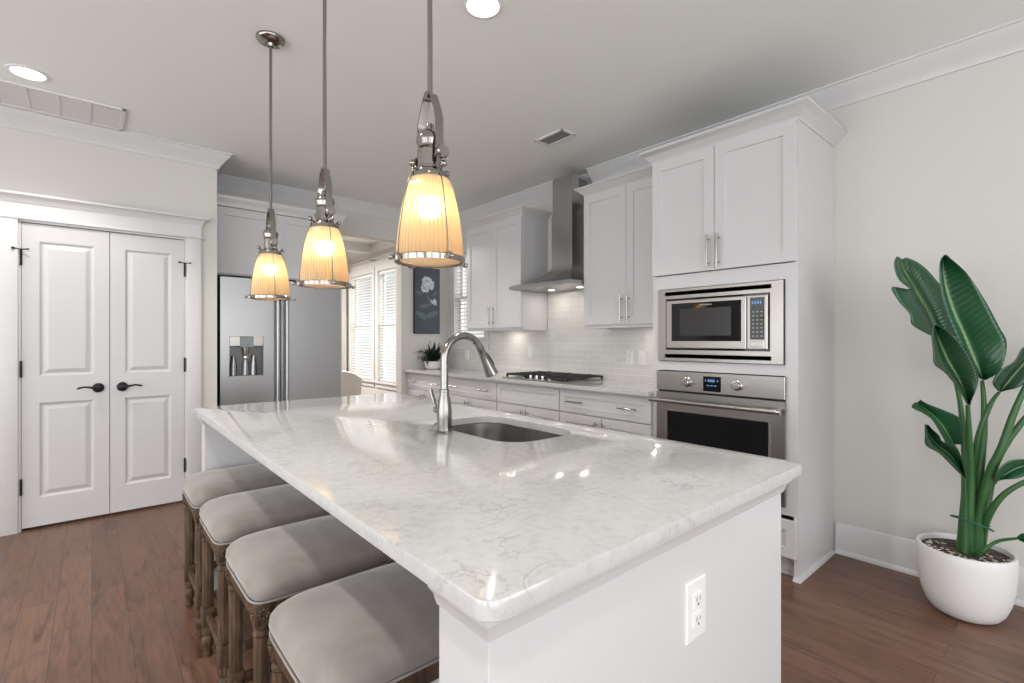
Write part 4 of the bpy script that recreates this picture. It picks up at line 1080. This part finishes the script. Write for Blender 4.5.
# ------------------------------------------------------------------ dining chair
t = thing('dining_chair', 'grey upholstered dining chair with curved back by the dining windows', 'chair', (2.72, 6.85, 0))
cx, cy = 2.70, 6.85
mb = MB()
mb.loops([[(x, y, z) for x, y in rrect(cx - .25 + i, cx + .25 - i, cy - .25 + i, cy + .25 - i, .10)] for i, z in ((.02, .38), (.0, .40), (0, .46), (.02, .485), (.07, .495))]); link('seat', mb, 'chairfabric', t, 40)
rings = []
for k in range(19):
    a = math.radians(95 + 170 * k / 18 + 45); h = .845 - .14 * abs((k - 9) / 9) ** 2.2
    ri, ro = .225, .275; c, s = math.cos(a), math.sin(a)
    fl = 1.10
    rings.append([(cx + ri * c, cy + ri * s, .42), (cx + ri * fl * c, cy + ri * fl * s, h - .02), (cx + (ri * fl + .02) * c, cy + (ri * fl + .02) * s, h), (cx + ro * fl * c, cy + ro * fl * s, h - .015), (cx + ro * c, cy + ro * s, .40)])
mb = MB(); mb.loops(rings); link('backrest', mb, 'chairfabric', t, 50)
for sx in (-1, 1):
    for sy in (-1, 1):
        link('leg', MB().tube([(cx + sx * .18, cy + sy * .18, .39), (cx + sx * .22, cy + sy * .22, 0)], [.02, .012], 12), 'oak', t, 40)

# ------------------------------------------------------------------ bird of paradise plant
PC = (3.030, .343)
t = thing('bird_of_paradise', 'tall broad leafed green plant in a white pot by the right wall', 'potted plant', (*PC, 0))
mb = MB(); mb.lathe([(.080, .0), (.098, .003), (.118, .014), (.138, .042), (.155, .090), (.165, .145), (.170, .205), (.172, .260), (.172, .296), (.169, .302), (.160, .302), (.157, .296), (.156, .265), (.001, .26)], (*PC, 0), 56)
link('pot', mb, 'pot', t, 50)
mb = MB(); n = 40
mb.lathe([(.155, .266), (.155, .280), (.11, .287), (.06, .291), (.001, .293)], (*PC, 0), 40)
so = link('soil', mb, 'soil', t, 50)
random.seed(11); mb = MB()
for k in range(95):
    r_, a = random.uniform(.070, .150), random.uniform(1.2, 4.9)
    mb.sphere((PC[0] + r_ * math.cos(a), PC[1] + r_ * math.sin(a), .2915 - r_ * .06), random.uniform(.004, .008), 6, .6)
link('pebbles', mb, 'pebble', t, 50)['kind'] = 'stuff'

def cat(P0, P1, P2, P3, s):
    return .5 * ((2 * P1) + (-P0 + P2) * s + (2 * P0 - 5 * P1 + 4 * P2 - P3) * s * s + (-P0 + 3 * P1 - 3 * P2 + P3) * s ** 3)
def spline(pts, sub=5):
    out = []; n = len(pts)
    for i in range(n - 1):
        a, b, c, d = pts[max(i - 1, 0)], pts[i], pts[i + 1], pts[min(i + 2, n - 1)]
        for k in range(sub): out.append(cat(a, b, c, d, k / sub))
    out.append(pts[-1]); return out
def q3(x, y): return 870 + x / 3.79, 240 + y / 3.79
def q4(x, y): return 900 + x / 3.795, 380 + y / 3.795
def leaf(rows, q, d0, d1, fold, m, curl=0.0, tilt=0.0):
    """rows of (left, rib, right); the blade folds along its rib, so the edges stand nearer than the rib"""
    n = len(rows); Ls, Ms, Rs = [], [], []
    for i, (lx, ly, mx, my, rx, ry) in enumerate(rows):
        s = i / (n - 1); d = d0 + (d1 - d0) * s
        Ls.append(at(*q(lx, ly), d - fold - tilt)); Ms.append(at(*q(mx, my), d)); Rs.append(at(*q(rx, ry), d - fold + tilt))
    Ls, Ms, Rs = spline(Ls), spline(Ms), spline(Rs)
    bm = bmesh.new(); uvl = bm.loops.layers.uv.new('UVMap'); S = 6; grid = []; N_ = len(Ms)
    for i in range(N_):
        row = []
        for k in range(-S, S + 1):
            f_ = abs(k) / S; E = Ls[i] if k < 0 else Rs[i]
            p = Ms[i].lerp(E, f_) + FW * (-.009 * math.sin(PI * f_) - curl * f_ * f_) 
            row.append((bm.verts.new(p), ((k / S + 1) / 2, i / (N_ - 1))))
        grid.append(row)
    for i in range(N_ - 1):
        for k in range(2 * S):
            q_ = [grid[i][k], grid[i][k + 1], grid[i + 1][k + 1], grid[i + 1][k]]
            f_ = bm.faces.new([v[0] for v in q_])
            for lp, v in zip(f_.loops, q_): lp[uvl].uv = v[1]
    bmesh.ops.recalc_face_normals(bm, faces=bm.faces[:])
    bm.normal_update()
    off = world_of(t); bmesh.ops.translate(bm, verts=bm.verts[:], vec=-off)
    me = bpy.data.meshes.new('leaf'); bm.to_mesh(me); bm.free()
    me.polygons.foreach_set('use_smooth', [True] * len(me.polygons)); me.materials.append(M[m])
    o = bpy.data.objects.new('leaf', me); C.objects.link(o); o.parent = t
    sm = o.modifiers.new('thick', 'SOLIDIFY'); sm.thickness = .0012
    return o
leaf([(228, 362, 262, 352, 325, 368), (160, 322, 240, 315, 322, 330), (150, 280, 218, 268, 305, 275), (108, 232, 198, 235, 290, 230), (82, 178, 180, 208, 275, 185), (150, 188, 163, 178, 250, 152), (108, 150, 140, 140, 215, 112), (90, 95, 120, 98, 175, 82), (100, 62, 116, 74, 135, 66)], q3, 2.34, 2.30, .03, 'leaf', .0, .03)
leaf([(415, 525, 425, 531, 440, 528), (392, 480, 410, 495, 497, 490), (352, 430, 382, 430, 519, 392), (318, 350, 350, 352, 490, 330), (288, 275, 315, 275, 455, 262), (268, 195, 288, 190, 415, 195), (263, 125, 274, 122, 370, 130), (266, 80, 274, 80, 322, 85), (280, 57, 283, 57, 290, 60)], q3, 2.20, 2.20, .05, 'leaf', .0, -.03)
leaf([(366, 622, 371, 627, 378, 620), (330, 560, 352, 565, 402, 570), (285, 505, 325, 510, 410, 520), (243, 470, 295, 460, 392, 465), (238, 420, 272, 410, 355, 405), (232, 365, 252, 360, 300, 350), (238, 322, 243, 322, 252, 324)], q3, 2.14, 2.12, .045, 'leafdark')
leaf([(484, 572, 490, 577, 498, 572), (464, 540, 510, 552, 560, 560), (490, 495, 548, 505, 610, 520), (545, 460, 585, 462, 650, 470), (572, 415, 620, 420, 670, 430), (600, 395, 640, 395, 670, 405)], q3, 2.18, 2.14, .03, 'leafdark')
leaf([(175, 243, 203, 243, 238, 242), (152, 200, 182, 212, 238, 195), (120, 150, 155, 170, 228, 146), (85, 125, 125, 135, 160, 112), (45, 104, 90, 105, 108, 92), (55, 85, 66, 82, 72, 72)], q4, 2.24, 2.20, .03, 'leaf')
leaf([(238, 368, 243, 372, 246, 362), (205, 335, 222, 330, 236, 310), (150, 280, 185, 282, 215, 255), (98, 248, 140, 245, 160, 232), (94, 205, 108, 205, 150, 212), (93, 168, 97, 167, 110, 175)], q4, 2.16, 2.12, .04, 'leafdark')
leaf([(362, 382, 366, 384, 370, 378), (372, 342, 400, 355, 430, 376), (410, 308, 450, 330, 480, 362), (475, 300, 510, 318, 530, 345), (540, 312, 550, 322, 560, 335)], q4, 2.14, 2.10, .03, 'leaf')
leaf([(440, 600, 444, 602, 448, 608), (462, 582, 480, 598, 490, 622), (500, 590, 520, 605, 520, 625), (540, 605, 545, 610, 548, 615)], q4, 2.05, 2.0, .02, 'leaf')
def stem(pts, r0, r1, q=q4):
    P_ = spline([at(*q(x, y), d) for x, y, d in pts], 6); n = len(P_)
    link('stem', MB().tube(P_, [r0 + (r1 - r0) * i / (n - 1) for i in range(n)], 12), 'stem', t, 60)
dB = 2.225
stem([(232, 655, dB), (238, 560, dB), (248, 400, dB + .02), (240, 200, dB + .05), (215, 20, 2.28), (150, -175, 2.335)], .020, .006)
stem([(258, 660, dB - .02), (262, 520, dB - .03), (268, 380, 2.19), (264, 250, 2.17), (257, 96, 2.14)], .024, .008)
stem([(280, 660, dB), (290, 520, dB), (300, 380, 2.21), (318, 200, 2.205), (318, 80, 2.20), (311, 2, 2.20)], .022, .007)
stem([(270, 660, dB + .03), (278, 480, dB + .02), (285, 300, 2.22), (305, 190, 2.20), (345, 90, 2.185), (377, 46, 2.18)], .020, .006)
stem([(285, 660, dB - .03), (300, 520, 2.18), (340, 360, 2.15), (385, 260, 2.12), (430, 130, 2.10), (485, 10, 2.08), (560, -120, 2.06)], .024, .007)
stem([(300, 650, dB), (325, 480, 2.19), (352, 340, 2.17), (400, 245, 2.15), (480, 140, 2.12), (560, 60, 2.10)], .022, .008)
stem([(298, 650, dB), (312, 540, 2.2), (330, 450, 2.17), (350, 400, 2.15), (366, 383, 2.14)], .014, .006)
stem([(305, 640, dB), (320, 560, 2.17), (350, 490, 2.13), (400, 430, 2.10), (480, 385, 2.06), (560, 370, 2.02)], .016, .008)
stem([(275, 668, dB - .04), (310, 650, 2.13), (370, 612, 2.10), (444, 601, 2.05)], .010, .005)
stem([(240, 655, dB + .02), (244, 520, dB), (242, 420, 2.23), (236, 330, 2.23), (203, 243, 2.24)], .014, .005)
stem([(246, 655, dB - .04), (246, 520, 2.18), (246, 430, 2.17), (243, 370, 2.16)], .014, .005)
ctr = at(*q4(272, 540), 2.20); pts = []
for k in range(25):
    a = 2 * PI * k / 24; pts.append(ctr + RT * (.066 * math.cos(a)) + FW * (.075 * math.sin(a)) + Vector((0, 0, -.022 * math.cos(a) + .004 * math.sin(2 * a))))
mb = MB(); mb.tube(pts, .004, 8, cap=False); mb.tube([pts[0], pts[0] + RT * .02 + Vector((0, 0, .004))], .002, 6); link('plant_tie', mb, 'wire', t, 60)
